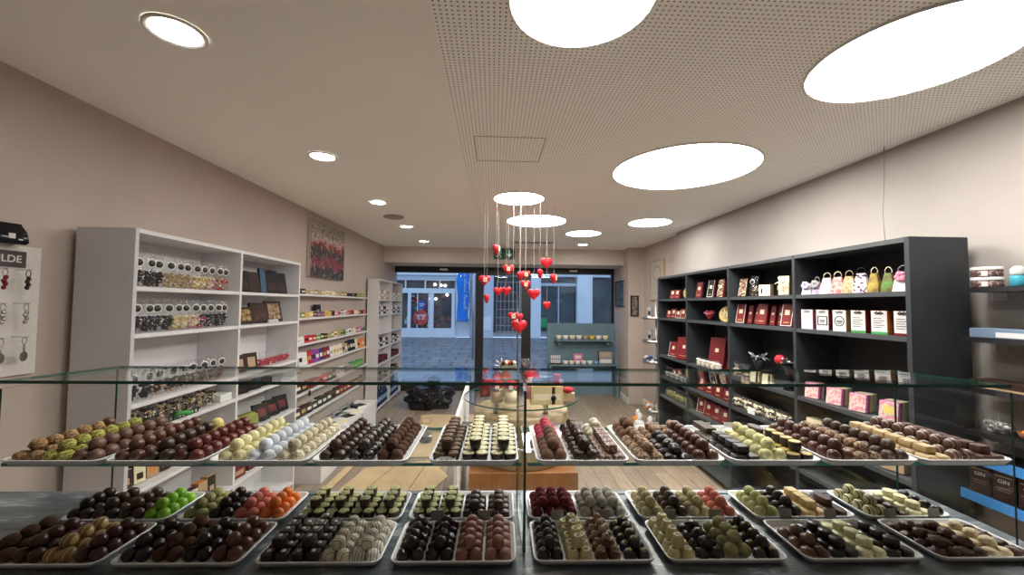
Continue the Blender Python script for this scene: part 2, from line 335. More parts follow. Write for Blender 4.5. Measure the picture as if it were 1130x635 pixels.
g.build('metal_grille', mat('grille_grey', (0.35, 0.37, 0.40), 0.5), b)
M().box(2.30, 4.1, 20.3, 20.45, 0.3, 2.75).build('display_window', win_out, b)
M().box(4.85, 9, 20.3, 20.45, 0.3, 2.9).build('display_window', win_out, b)
M().box(2.30, 4.1, 20.2, 20.3, 2.55, 2.7).box(3.2, 3.25, 20.25, 20.3, 0.6, 2.6).build('window_frame', fac, b)
M().box(2.31, 2.62, 20.15, 20.28, 0.5, 0.95).build('green_panel', mat('green_panel', (0.02, 0.35, 0.10), 0.5), b)
M().box(-0.5, -0.1, 19.85, 19.9, 0.35, 1.0).build('meter_box', fac2, b)

# ---------------------------------------------------------------- counter and glass display case
S = 0.74; SK = -0.017
def CW(x, y): return (x*S, (y+SK*x)*S)        # counter grid -> room metres
ZC, ZS, ZT = 1.151, 1.307, 1.450               # worktop, glass shelf, glass top
def stone_top():
    m, N, L = nt('dark_stone'); out = N.new('ShaderNodeOutputMaterial'); b = N.new('ShaderNodeBsdfPrincipled'); L.new(b.outputs[0], out.inputs[0])
    b.inputs['Roughness'].default_value = 0.35
    tc = N.new('ShaderNodeTexCoord'); mp = N.new('ShaderNodeMapping'); mp.inputs['Scale'].default_value = (1, 3.2, 1); mp.inputs['Rotation'].default_value = (0, 0, R(12)); L.new(tc.outputs['Object'], mp.inputs[0])
    n1 = N.new('ShaderNodeTexNoise'); n1.inputs['Scale'].default_value = 8; n1.inputs['Detail'].default_value = 9; n1.inputs['Roughness'].default_value = 0.65; n1.inputs['Distortion'].default_value = 0.6; L.new(mp.outputs[0], n1.inputs[0])
    r = N.new('ShaderNodeValToRGB'); L.new(n1.outputs['Fac'], r.inputs[0]); e = r.color_ramp.elements
    e[0].position = 0.35; e[0].color = (0.035, 0.042, 0.050, 1); e[1].position = 0.58; e[1].color = (0.14, 0.16, 0.18, 1)
    x = e.new(0.64); x.color = (0.36, 0.39, 0.42, 1); x = e.new(0.73); x.color = (0.10, 0.11, 0.12, 1)
    L.new(r.outputs[0], b.inputs['Base Color']); return m
ct = thing('counter', 'long counter with dark veined stone worktop carrying the glass case', 'counter', (0, 0.86, 0), R(-1))
M().box(-2.0, 1.01, -0.42, 0.125, ZC-0.03, ZC).build('worktop', stone_top(), ct)
M().box(-1.98, 0.99, -0.36, 0.10, 0.08, ZC-0.03).build('body', mat('counter_white', (0.6, 0.6, 0.6), 0.5), ct)
M().box(-1.96, 0.97, -0.33, 0.07, 0.0, 0.08).build('plinth', blk, ct)
clear = glassy('case_glass', tint=(0.982, 0.995, 0.989), gain=0.47)
edge = mat('glass_edge', (0.012, 0.085, 0.062), 0.15)
edge2 = mat('glass_edge_light', (0.10, 0.42, 0.34), 0.2)
case = thing('glass_display_case', 'long frameless glass display case on the stone counter with a glass middle shelf', 'display case', (0, 0, 0), 0)
def pane(name, p0, p1, z0, z1, t=0.0045, em=edge):
    """upright pane from p0 to p1"""
    a, b2 = Vector((*CW(*p0), 0)), Vector((*CW(*p1), 0)); d = (b2-a).normalized(); n = Vector((-d.y, d.x, 0))*t
    m = M(); vs = [(q.x, q.y, z) for z in (z0, z1) for q in (a, b2, b2+n, a+n)]
    m.add(vs, [(0, 1, 5, 4), (2, 3, 7, 6)], 0); m.add(vs, [(0, 3, 2, 1), (4, 5, 6, 7), (1, 2, 6, 5), (3, 0, 4, 7)], 1)
    return m.build(name, [clear, em], case)
def flat(name, x0, x1, y0, y1, z, t, em=edge):
    m = M(); dz = 0.009 if name == 'top_pane' else 0; vs = [(*CW(x, y), zz-(dz if y > 1.1 else 0)) for zz in (z-t, z) for (x, y) in ((x0, y0), (x1, y0), (x1, y1), (x0, y1))]
    m.add(vs, [(0, 3, 2, 1), (4, 5, 6, 7)], 0); m.add(vs, [(0, 1, 5, 4), (1, 2, 6, 5), (2, 3, 7, 6), (3, 0, 4, 7)], 1)
    return m.build(name, [clear, em], case)
GX0, GX1, GY0, GY1 = -1.160, 1.303, 1.0, 1.30
flat('top_pane', GX0, 0.074, GY0, GY1+0.01, ZT, 0.0055); flat('top_pane', 0.082, GX1, GY0, GY1+0.01, ZT, 0.0055)
flat('glass_shelf', GX0+0.01, 0.072, GY0+0.005, GY1-0.012, ZS, 0.006, edge2); flat('glass_shelf', 0.086, GX1-0.01, GY0+0.005, GY1-0.012, ZS, 0.006, edge2)
pane('back_pane', (GX0, GY1), (0.076, GY1), ZC+0.001, ZT-0.0150); pane('back_pane', (0.080, GY1), (GX1, GY1), ZC+0.001, ZT-0.0150)
pane('side_pane', (GX0+0.008, GY0), (GX0+0.008, GY1-0.002), ZC+0.001, ZT-0.0145); pane('side_pane', (GX1, GY0), (GX1, GY1-0.002), ZC+0.001, ZT-0.0145)
pane('divider_pane', (0.082, GY0), (0.082, GY1-0.002), ZC+0.001, ZT-0.0145)
for x in (-0.55, 0.30, 0.85, -0.2): M().lathe([(0.012, -0.024), (0.014, -0.02), (0.014, -0.0065)], 16).build('shelf_clamp', steel, case, loc=(*CW(x, GY1-0.05), ZS))

# ---------------------------------------------------------------- white trays
tray_m = mat('tray_white', (0.88, 0.89, 0.90), 0.25)
def tray_mesh(w, d):
    return M().loops([rr(w-0.012, d-0.012, 0.008, 0.0005, 4), rr(w-0.008, d-0.008, 0.010, 0.0005, 4), rr(w-0.001, d-0.001, 0.015, 0.0095, 4), rr(w, d, 0.015, 0.0115, 4), rr(w-0.002, d-0.002, 0.014, 0.0125, 4), rr(w-0.0045, d-0.0045, 0.012, 0.0105, 4), rr(w-0.009, d-0.009, 0.009, 0.0022, 4)], 0, True)
TRAYS = {}
def put_tray(key, x0, x1, y0, y1, z, label, group):
    cx, cy = (x0+x1)/2, (y0+y1)/2; w2, d2 = (x1-x0)/2*S, (y1-y0)/2*S
    o = tray_mesh(w2, d2).build('serving_tray', tray_m, loc=(*CW(cx, cy), z), rz=R(-1))
    tag(o, label, 'tray', group); TRAYS[key] = (o, w2, d2, z)
UX = [(-1.108, -0.885), (-0.879, -0.655), (-0.649, -0.42), (-0.415, -0.192), (-0.146, 0.066), (0.106, 0.328), (0.339, 0.558), (0.570, 0.790), (0.801, 1.028), (1.036, 1.262)]
UN = ['leftmost', 'second from left', 'third from left', 'fourth from left', 'fifth from left', 'fifth from right', 'fourth from right', 'third from right', 'second from right', 'rightmost']
for i, (a, c) in enumerate(UX): put_tray('U%d' % (i+1), 0.077+(a-0.077)*1.016, 0.077+(c-0.077)*1.016, 0.975, 1.262, ZS, 'white tray on the upper glass shelf, %s' % UN[i], 'white trays on the glass shelf')
LX = [(-1.146, -0.866), (-0.845, -0.558), (-0.530, -0.247), (-0.228, 0.060), (0.098, 0.382), (0.406, 0.691), (0.729, 1.016), (1.046, 1.290)]
LN = ['leftmost', 'second from left', 'third from left', 'fourth from left', 'fourth from right', 'third from right', 'second from right', 'rightmost']
for i, (a, c) in enumerate(LX):
    put_tray('N%d' % (i+1), a, c, 0.943, 1.119, ZC, 'white tray in the front row on the stone counter, %s' % LN[i], 'front white trays on the counter')
    put_tray('F%d' % (i+1), a+0.002, c+0.004, 1.130, 1.292, ZC, 'white tray in the back row on the stone counter, %s' % LN[i], 'back white trays on the counter')

# ---------------------------------------------------------------- chocolate materials
def ch(name, c, **k):
    k.setdefault('rough', 0.38); k.setdefault('vary', 0.14); k.setdefault('c2', tuple(min(1, x*1.5) for x in c)); k.setdefault('scale', 90); k.setdefault('contrast', (0.45, 0.75))
    r = k.pop('rough'); return mat('choc_'+name, c, r, **k)
DK = (0.022, 0.012, 0.010); MDK = (0.050, 0.024, 0.017); MK = (0.105, 0.040, 0.024); LM = (0.135, 0.062, 0.040)
c_dark = ch('dark', DK, rough=0.3); c_mdark = ch('mid_dark', MDK, rough=0.33); c_milk = ch('milk', MK, rough=0.33); c_light = ch('light_milk', LM, rough=0.4)
c_redbr = ch('red_brown', (0.11, 0.022, 0.018), rough=0.28); c_cocoa = ch('cocoa', (0.085, 0.036, 0.020), rough=0.95, bump=0.6, bscale=400)
c_nut = ch('nut_tan', (0.48, 0.30, 0.13), rough=0.8, c2=(0.16, 0.06, 0.03), scale=420, contrast=(0.5, 0.56), bump=1.0, bscale=420); c_pist = ch('pistachio', (0.50, 0.47, 0.11), rough=0.8, c2=(0.12, 0.12, 0.02), scale=420, contrast=(0.5, 0.58), bump=1.0, bscale=420)
c_yel = ch('yellow', (0.78, 0.62, 0.22), rough=0.6); c_pyel = ch('pale_yellow', (0.74, 0.67, 0.38), rough=0.7, bump=0.5, bscale=300)
c_powd = ch('powder', (0.68, 0.71, 0.76), rough=0.9, c2=(0.55, 0.58, 0.64)); c_spec = ch('speckled', (0.74, 0.68, 0.50), rough=0.8, c2=(0.26, 0.16, 0.08), scale=480, contrast=(0.53, 0.6), bump=0.8, bscale=400)
c_fleck = ch('flecked', (0.018, 0.011, 0.009), rough=0.3, c2=(0.60, 0.52, 0.42), scale=450, contrast=(0.60, 0.64)); c_cream = ch('cream', (0.72, 0.64, 0.34), rough=0.45, c2=(0.60, 0.50, 0.24))
c_creamsw = ch('cream_swirl', (0.80, 0.74, 0.46), rough=0.4, c2=(0.20, 0.12, 0.05), scale=180, contrast=(0.60, 0.68)); c_rasp = ch('raspberry', (0.50, 0.045, 0.085), rough=0.7, bump=0.5, bscale=300)
c_cocball = ch('cocoa_pale', (0.20, 0.105, 0.070), rough=0.95, c2=(0.15, 0.075, 0.05)); c_white = ch('white', (0.78, 0.72, 0.54), rough=0.6, bump=0.6, bscale=250)
c_flake = ch('flaked', (0.14, 0.065, 0.045), rough=0.6, c2=(0.55, 0.42, 0.36), scale=200, contrast=(0.5, 0.6)); c_swirl = ch('light_nut', (0.50, 0.34, 0.21), rough=0.7, c2=(0.13, 0.055, 0.03), scale=330, contrast=(0.45, 0.58), bump=0.8, bscale=350)
c_shag = ch('shaggy_cream', (0.76, 0.72, 0.38), rough=0.85, bump=0.6, bscale=300); c_pgreen = ch('pale_green_disc', (0.62, 0.63, 0.30), rough=0.5); c_gold = ch('gold_topping', (0.62, 0.44, 0.10), rough=0.5, c2=(0.75, 0.68, 0.45), scale=150)
c_tan = ch('tan_bar', (0.50, 0.36, 0.18), rough=0.6); c_streak = ch('milk_streaked', (0.14, 0.07, 0.05), rough=0.35, c2=(0.42, 0.32, 0.26), wave=3, scale=60, contrast=(0.78, 0.95))
c_green = ch('lime', (0.22, 0.48, 0.03), rough=0.3, c2=(0.26, 0.55, 0.05)); c_goldegg = ch('gold_egg', (0.30, 0.17, 0.07), rough=0.3, c2=(0.65, 0.50, 0.22), wave=2, scale=45, contrast=(0.7, 0.9))
c_wstr = ch('white_striped', (0.74, 0.70, 0.58), rough=0.45, c2=(0.05, 0.03, 0.02), wave=2.5, scale=60, contrast=(0.87, 0.95)); c_pink = ch('pink_milk', (0.33, 0.155, 0.115), rough=0.5, c2=(0.24, 0.10, 0.07))
c_burg = ch('burgundy', (0.135, 0.010, 0.020), rough=0.9, bump=0.6, bscale=300); c_grey = ch('grey_white', (0.42, 0.39, 0.33), rough=0.8, c2=(0.26, 0.24, 0.20), scale=150)
c_beige = ch('beige', (0.46, 0.38, 0.22), rough=0.8, bump=0.4, bscale=250); c_salmon = ch('salmon', (0.58, 0.16, 0.12), rough=0.75, bump=0.4, bscale=250, c2=(0.62, 0.28, 0.20)); c_orange = ch('orange', (0.70, 0.17, 0.02), rough=0.5)
c_olive = ch('olive_cream', (0.33, 0.30, 0.14), rough=0.9, c2=(0.18, 0.16, 0.07), scale=200); c_gcream = ch('green_cream', (0.42, 0.42, 0.19), rough=0.5, c2=(0.30, 0.30, 0.13)); c_gball = ch('green_cream_ball', (0.45, 0.46, 0.20), rough=0.7)
c_crstr = ch('cream_striped', (0.56, 0.52, 0.28), rough=0.4, c2=(0.05, 0.03, 0.02), wave=1.0, scale=60, contrast=(0.72, 0.85)); c_disc = ch('cream_disc', (0.62, 0.58, 0.34), rough=0.45); c_clus = ch('cluster', (0.075, 0.030, 0.020), rough=0.5, bump=0.4, bscale=150)
c_stripdk = ch('dark_striated', (0.075, 0.036, 0.026), rough=0.5, c2=(0.33, 0.21, 0.13), scale=200, contrast=(0.56, 0.66)); c_pegg = ch('pistachio_egg', (0.36, 0.34, 0.13), rough=0.7, c2=(0.20, 0.19, 0.07), wave=2, scale=70, contrast=(0.5, 0.8))
c_salt = ch('pale_dot', (0.75, 0.70, 0.62), rough=0.5); c_slab = ch('seeded_slab', (0.07, 0.042, 0.03), rough=0.7, c2=(0.25, 0.19, 0.13), scale=260, contrast=(0.55, 0.62)); c_oran2 = ch('dark_orange', (0.05, 0.022, 0.012), rough=0.4, c2=(0.45, 0.25, 0.05), scale=110, contrast=(0.62, 0.68))

# ---------------------------------------------------------------- chocolate shapes (base at z = 0)
def sph(rx, ry, rz, amp=0, freq=1.0, seed=0, sub=3, zc=None, flat=None, ridge=False):
    import bmesh
    bm = bmesh.new(); bmesh.ops.create_icosphere(bm, subdivisions=sub, radius=1.0)
    vs = []
    for v in bm.verts:
        p = v.co.copy(); k = 1.0
        if amp:
            q = p*freq+Vector((seed*3.1, seed*1.7, seed)); k += amp*noise.noise(q)
            if ridge: k += amp*0.8*abs(noise.noise(q*2.3))
        z = p.z*k*rz
        if flat is not None: z = max(z, -rz*flat)
        vs.append((p.x*k*rx, p.y*k*ry, z))
    lo = min(v[2] for v in vs); m = M(); m.add([(x, y, z-lo) for x, y, z in vs], [[v.index for v in f.verts] for f in bm.faces], 0, True); bm.free(); return m
def top_cup(r0, r1, h, lobes=0):
    return M().lathe([(r0*0.9, 0), (r0, 0.001), (r1, h-0.0005), (r1*0.98, h)], 24, lobes=lobes, amp=0.07 if lobes else 0)
def disc_top(r, z, lobes=0, hh=0.0016):
    return M().lathe([(r, z+0.0002), (r*0.98, z+hh), (r*0.7, z+hh*1.3), (r*0.45, z+hh*0.8), (r*0.2, z+hh*1.8), (0.0005, z+hh*2)], 24, lobes=lobes, amp=0.08 if lobes else 0)
def sq(w, d, h, r=0.003):
    return M().loops([rr(w*0.9, d*0.9, r, 0), rr(w, d, r, 0.001), rr(w*0.97, d*0.97, r, h-0.0022), rr(w*0.88, d*0.88, r*0.8, h)], 0, True)
BR = 0.0122
# variety: list of variants, each a list of (part mesh, material, part name); pitch x, pitch y, height of the second layer
V = {}
CK = 0.925
def variety(key, name, variants, px, py, dz, hy=0.5, kz=0.97):
    vs = []; px *= 0.968; py *= CK; dz *= kz
    for var in variants:
        for p in var: p[0].v = [(a*CK, b*CK, c*kz) for a, b, c in p[0].v]
    for var in variants:
        vs.append([(p[0].mesh(name if i == 0 else p[2], p[1]), p[2]) for i, p in enumerate(var)])
    V[key] = dict(name=name, vs=vs, px=px, py=py, dz=dz, hy=hy)
def ball(key, name, m, amp=0, freq=2, n=1, r=BR, ry=1.0, rz=1.0, py=None, ridge=False, px=0.0246, dzk=1.42, sub=3):
    k = 1+amp*0.45
    variety(key, name, [[(sph(r/k, r*ry/k, r*rz/k, amp, freq, s+1, sub=sub, ridge=ridge), m, '')] for s in range(n)], px, py or 2*r*ry+0.0005, r*rz*dzk, kz=CK)
ball('milk', 'milk_truffle', c_milk); ball('milk2', 'milk_truffle', c_light, ry=1.15); ball('dark', 'dark_truffle', c_mdark, ry=1.1); ball('red', 'glossy_truffle', c_redbr)
ball('nut', 'nut_praline', c_nut, 0.25, 5, 3, ry=1.15, rz=0.95, ridge=True); ball('pist', 'pistachio_praline', c_pist, 0.25, 6, 3, ry=1.15, rz=0.95, ridge=True)
ball('yel', 'yellow_truffle', c_yel, 0.08, 3, 2, ry=1.2); ball('pyel', 'pale_yellow_truffle', c_pyel, 0.10, 6, 2); ball('powd', 'sugared_truffle', c_powd, 0.04, 6, 2); ball('spec', 'speckled_truffle', c_spec, 0.12, 7, 2)
ball('cocoa', 'cocoa_truffle', c_mdark, 0.10, 5, 2); ball('fleck', 'flecked_truffle', c_fleck, 0.12, 6, 2); ball('rough', 'rough_cocoa_truffle', c_cocoa, 0.18, 8, 3, ridge=True)
ball('rasp', 'raspberry_truffle', c_rasp, 0.10, 7, 2); ball('cocb', 'dusted_truffle', c_cocball, 0.04, 3, 2, r=0.0128); ball('whb', 'white_truffle', c_white, 0.14, 6, 2); ball('spiky', 'spiky_truffle', c_mdark, 0.38, 6, 3, ridge=True)
ball('shag', 'shaggy_truffle', c_shag, 0.2, 7, 3, ridge=True, r=0.0128); ball('strk', 'streaked_truffle', c_streak, ry=1.1); ball('blackb', 'black_truffle', c_dark); ball('brownb', 'brown_truffle', c_mdark)
ball('lime', 'green_truffle', c_green, r=0.0120); ball('burg', 'burgundy_truffle', c_burg, 0.08, 7, 2); ball('grey', 'grey_white_truffle', c_grey, 0.08, 6, 2); ball('beige', 'beige_truffle', c_beige, 0.06, 6, 2)
ball('salm', 'salmon_truffle', c_salmon, 0.08, 6, 2); ball('oran', 'orange_truffle', c_orange, 0.04, 5, 2); ball('gball', 'green_cream_truffle', c_gball, 0.04, 4, 2); ball('olive', 'olive_truffle', c_olive, 0.2, 7, 3, ridge=True, r=0.0128)
ball('crstr', 'striped_truffle', c_crstr, ry=1.1); ball('pegg', 'pistachio_egg', c_pegg, ry=1.1, r=0.0115)
ball('degg', 'dark_egg', c_dark, ry=1.16, r=0.0120); ball('regg', 'red_brown_egg', ch('egg_brown', (0.060, 0.020, 0.016), rough=0.28), ry=1.16, r=0.0120); ball('gegg', 'gold_striped_egg', c_goldegg, ry=1.16, r=0.0122); ball('megg', 'milk_egg', c_milk, ry=1.18, r=0.0122)
ball('clog', 'cocoa_log', c_cocoa, 0.06, 3, 2, ry=1.3, r=0.0118, ridge=False); ball('swnut', 'nut_topped_praline', c_swirl, 0.2, 5, 3, rz=0.85, ridge=True); ball('stria', 'striated_praline', c_stripdk, 0.12, 7, 2, ridge=True)
def flatv(key, name, variants, px=0.0246, py=0.025, h=0.016, hy=0.5): variety(key, name, variants, px, py, h+0.0006, hy, 1.06 if key in ('cup', 'gcup', 'bcup', 'dsq') else 0.95)
flatv('cup', 'cream_topped_cup', [[(top_cup(0.0098, 0.0121, 0.0155), c_dark, ''), (disc_top(0.0117, 0.0155), c_creamsw, 'cream_top')]], h=0.0192, py=0.0255)
flatv('gcup', 'green_topped_cup', [[(top_cup(0.0102, 0.0118, 0.0145, 5), c_mdark, ''), (disc_top(0.0114, 0.0145, 5), c_gcream, 'green_top')]], h=0.018)
flatv('bcup', 'brown_flower_cup', [[(top_cup(0.0100, 0.0118, 0.0150, 6), ch('brown_cup', (0.075, 0.042, 0.022), rough=0.5), ''), (disc_top(0.0100, 0.0150, 6), ch('brown_cup_top', (0.15, 0.085, 0.04), rough=0.5), 'top')]], h=0.0185)
flatv('gtop', 'gold_topped_cup', [[(top_cup(0.0108, 0.0120, 0.0150), c_dark, ''), (disc_top(0.0110, 0.0150), c_gold, 'gold_top')]], h=0.0185)
flatv('dsq', 'dark_square_praline', [[(sq(0.0112, 0.0112, 0.0150), c_dark, ''), (M().lathe([(0.0046, 0.0148), (0.0042, 0.0162), (0.0016, 0.0170)], 12), c_salt, 'pale_dot')]], h=0.0172)
flatv('blk', 'black_square_praline', [[(sq(0.0114, 0.0125, 0.0135), c_dark, '')]], h=0.0136, py=0.027)
flatv('slab', 'seeded_slab', [[(M().box(-0.0118, 0.0118, -0.032, 0.032, 0, 0.012), c_slab, '')]], h=0.0125, py=0.066)
flatv('oslab', 'oval_slab', [[(M().lathe([(0.0125, 0), (0.013, 0.002), (0.0128, 0.012), (0.011, 0.0135)], 24, sx=0.92, sy=2.0), ch('oval_slab', (0.065, 0.03, 0.025), rough=0.4), '')]], h=0.0137, py=0.053)
flatv('wstr', 'striped_white_praline', [[(M().lathe([(0.0105, 0), (0.0118, 0.001), (0.0115, 0.013), (0.0085, 0.0165), (0.002, 0.0175)], 24), c_wstr, '')]], h=0.0150)
flatv('dome', 'pink_brown_dome', [[(M().lathe([(0.0112, 0), (0.0118, 0.001), (0.0116, 0.010), (0.0098, 0.0155), (0.0055, 0.0182), (0.0008, 0.0188)], 24), c_pink, '')]], h=0.0155)
flatv('bdome', 'brown_ridged_dome', [[(M().lathe([(0.0110, 0), (0.0117, 0.001), (0.0115, 0.010), (0.0100, 0.0150), (0.0060, 0.0165), (0.0008, 0.0172)], 24, lobes=8, amp=0.04), c_mdark, '')]], h=0.0150)
variety('chunk', 'rough_dark_dome', [[(sph(0.0110, 0.0112, 0.0105, 0.3, 4, s+5, flat=0.7, ridge=True), c_dark, '')] for s in range(3)], 0.0246, 0.025, 0.0150)
flatv('hcup', 'cream_cup_with_hole', [[(M().lathe([(0.0115, 0), (0.0120, 0.002), (0.0112, 0.009), (0.0088, 0.0165), (0.0072, 0.0180), (0.0045, 0.0178), (0.0040, 0.0150)], 24), c_cream, ''), (M().lathe([(0.0044, 0.0150), (0.0040, 0.0168), (0.0015, 0.0172)], 16), c_dark, 'dark_filling')]], h=0.0165, py=0.0255)
flatv('swdome', 'swirled_dark_dome', [[(M().lathe([(0.0108, 0), (0.0115, 0.002), (0.0110, 0.009), (0.0082, 0.0150), (0.0040, 0.0180), (0.0006, 0.0190)], 24), c_dark, ''), (M().tube([(0.0062*math.cos(a*0.7)*(1-a/16), 0.0062*math.sin(a*0.7)*(1-a/16), 0.0165+a*0.00025) for a in range(14)], 0.0009, 5), ch('swirl_line', (0.30, 0.26, 0.2)), 'swirl')]], h=0.0150)
flatv('spdome', 'speckled_brown_dome', [[(M().lathe([(0.0112, 0), (0.0118, 0.002), (0.0112, 0.009), (0.0095, 0.0120)], 24), c_milk, ''), (sph(0.0085, 0.0085, 0.006, 0.2, 4, 2, sub=2), c_swirl, 'nut_top')]], h=0.0150)
for var in V['spdome']['vs']:
    for me, nm in var:
        if nm == 'nut_top':
            for v in me.vertices: v.co.z += 0.0100
flatv('gnut', 'dark_praline_with_nut', [[(M().lathe([(0.0110, 0), (0.0117, 0.002), (0.0112, 0.009), (0.0085, 0.0140), (0.0035, 0.0150)], 24), c_dark, ''), (M().lathe([(0.0030, 0.0145), (0.0036, 0.0160), (0.0022, 0.0178), (0.0004, 0.0182)], 12), c_gold, 'gold_nut')]], h=0.0150)
variety('spar', 'dark_leaf_praline', [[(sph(0.0112, 0.0135, 0.0090, 0.35, 3, s+9, flat=0.7, ridge=True), c_dark, '')] for s in range(3)], 0.0246, 0.028, 0.0135)
flatv('mnut', 'milk_oval_with_nut', [[(sph(0.0114, 0.0160, 0.0085, flat=0.7), c_milk, ''), (M().lathe([(0.0032, 0.0136), (0.0036, 0.0150), (0.0010, 0.0165)], 12, sx=1, sy=1.6), ch('nut_half', (0.45, 0.28, 0.14)), 'nut')]], h=0.0150, py=0.0325)
flatv('cdisc', 'cream_disc', [[(M().lathe([(0.0112, 0), (0.0120, 0.001), (0.0121, 0.0105), (0.0110, 0.0122), (0.0020, 0.0118)], 28, sy=1.15), c_disc, '')]], h=0.0124, py=0.0285)
flatv('ddisc', 'dark_disc', [[(M().lathe([(0.0112, 0), (0.0120, 0.001), (0.0121, 0.0105), (0.0110, 0.0122), (0.0020, 0.0118)], 28, sy=1.15), c_dark, '')]], h=0.0124, py=0.0285)
flatv('tbar', 'tan_block_praline', [[(sq(0.0113, 0.0142, 0.0130, 0.003), c_tan, '')]], h=0.0132, py=0.0308)
flatv('ybar', 'yellow_block_praline', [[(sq(0.0110, 0.0130, 0.0150, 0.0015), ch('yellow_block', (0.62, 0.45, 0.20), rough=0.6), '')]], h=0.0152, py=0.027)
flatv('msq', 'milk_square_praline', [[(sq(0.0112, 0.0115, 0.0140), ch('milk_square', (0.11, 0.055, 0.04), rough=0.35), '')]], h=0.0142)
flatv('flk', 'flaked_block_praline', [[(sq(0.0112, 0.0115, 0.0150), c_flake, '')]], h=0.0152)
variety('clus', 'nut_cluster', [[(sph(0.0120, 0.0135, 0.0080, 0.45, 3.2, s+3, flat=0.6, ridge=True), c_clus, '')] for s in range(4)], 0.0250, 0.0285, 0.0125)
variety('wclus', 'white_cluster', [[(sph(0.0120, 0.0130, 0.0085, 0.20, 3.2, s+3, flat=0.6), ch('white_lump', (0.60, 0.50, 0.32), rough=0.6), '')] for s in range(2)], 0.0250, 0.0285, 0.0125)
flatv('pgd', 'pale_green_disc', [[(M().lathe([(0.0116, 0), (0.0122, 0.001), (0.0122, 0.0060), (0.0112, 0.0078), (0.0020, 0.0070)], 24, sy=1.2), c_pgreen, '')]], h=0.0080, py=0.0295)
variety('dklf', 'dark_orange_leaf', [[(sph(0.0116, 0.0150, 0.0060, 0.25, 3, s+2, flat=0.6), c_oran2, '')] for s in range(2)], 0.0246, 0.031, 0.0100)

# ---------------------------------------------------------------- filling the trays
TN = {}
for i in range(10): TN['U%d' % (i+1)] = 'upper-shelf tray %s' % UN[i]
for i in range(8): TN['N%d' % (i+1)] = 'front counter tray %s' % LN[i]; TN['F%d' % (i+1)] = 'back counter tray %s' % LN[i]
PROTO = {}
CHOC = random.Random(11)
def put_choc(key, var, x, y, z, rz, label, group, parent_loc):
    v = V[key]; pk = (key, var)
    if pk not in PROTO:
        parts = v['vs'][var]; o = bpy.data.objects.new(v['name'], parts[0][0]); COL.objects.link(o)
        for me, nm in parts[1:]:
            c = bpy.data.objects.new(nm, me); COL.objects.link(c); c.parent = o
        PROTO[pk] = o
    else: o = copy_tree(PROTO[pk])
    a = R(-1); o.location = (parent_loc[0]+x*math.cos(a)-y*math.sin(a), parent_loc[1]+x*math.sin(a)+y*math.cos(a), z); o.rotation_euler = (0, 0, rz)
    tag(o, label, 'chocolate', group)
def heap(tray, xc, segs, lanes=2, tops=True, ntop=None):
    """segs: list of (variety, description, share of the depth), front to back; xc in metres from the tray centre"""
    o, w2, d2, z = TRAYS[tray]; y = -d2+(0.0105 if tray[0] == 'N' else 0.0072); ye = d2-(0.0035 if tray[0] == 'N' else 0.0052); total = ye-y; z0 = z+0.0025
    for si, (key, desc, share) in enumerate(segs):
        v = V[key]; L = total*share; n = max(1, int((L+0.0035)/v['py'])); py = v['py']
        label = '%s in the %s' % (desc, TN[tray]); ball_like = True
        spin = not (key in ('slab', 'oslab', 'tbar', 'ybar', 'pgd', 'cdisc', 'ddisc', 'mnut', 'msq', 'flk', 'dsq', 'blk', 'degg', 'regg', 'gegg', 'megg', 'clog', 'pegg', 'nut', 'pist', 'milk2', 'dark', 'yel', 'strk', 'crstr', 'dklf'))
        for layer in (0, 1):
            if layer and not tops: break
            ln = lanes if layer == 0 else lanes-1
            nn = n if layer == 0 else (n if si < len(segs)-1 else max(n-1, 1))
            if layer and n == 1 and si == len(segs)-1 and len(segs) == 1: nn = 1
            for l in range(ln):
                x = xc+(l-(ln-1)/2)*v['px']
                for k in range(nn):
                    yy = y+py*(k+0.5)+(py*v['hy'] if layer else 0)
                    if layer and yy+py*0.3 > ye+0.002: continue
                    rz = CHOC.uniform(0, 2*PI) if spin else CHOC.uniform(-0.06, 0.06)+R(-1)
                    put_choc(key, CHOC.randrange(len(v['vs'])), x+CHOC.uniform(-0.0002, 0.0002), yy, z0+layer*v['dz'], rz, label, label[0:60] if False else desc+', '+TN[tray], (o.location.x, o.location.y))
        y += n*py
U3 = (-0.0505, 0.0, 0.0505); L4 = (-0.0750, -0.0250, 0.0250, 0.0750)
heap('U1', U3[0], [('nut', 'nut-crusted tan praline', 0.72), ('milk', 'smooth brown truffle behind tan pralines', 0.28)])
heap('U1', U3[1], [('pist', 'pistachio-crusted green praline', 1.0)]); heap('U1', U3[2], [('milk2', 'smooth milk chocolate oval', 1.0)])
heap('U2', U3[0], [('milk', 'smooth milk chocolate ball', 1.0)]); heap('U2', U3[1], [('dark', 'smooth dark oval truffle', 0.65), ('yel', 'smooth yellow truffle', 0.35)]); heap('U2', U3[2], [('red', 'glossy red-brown ball', 1.0)])
heap('U3', U3[0], [('pyel', 'pale yellow ball', 1.0)]); heap('U3', U3[1], [('powd', 'white sugared ball', 1.0)]); heap('U3', U3[2], [('spec', 'cream ball with brown specks', 1.0)])
heap('U4', U3[0], [('cocoa', 'plain dark truffle', 1.0)]); heap('U4', U3[1], [('fleck', 'black truffle with white flecks', 1.0)]); heap('U4', U3[2], [('rough', 'rough cocoa-coated truffle', 1.0)])
heap('U5', -0.049, [('bcup', 'brown flower-shaped cup', 1.0)]); heap('U5', 0.002, [('cup', 'cream-topped dark cup, middle rows,', 1.0)]); heap('U5', 0.0525, [('cup', 'cream-topped dark cup, right rows,', 1.0)])
heap('U6', U3[0], [('cocb', 'dusted brown ball', 0.55), ('rasp', 'raspberry pink ball', 0.45)]); heap('U6', 0.006, [('spiky', 'spiky dark truffle', 1.0)]); heap('U6', 0.055, [('flk', 'flaked brown block', 0.6), ('whb', 'white ball', 0.4)])
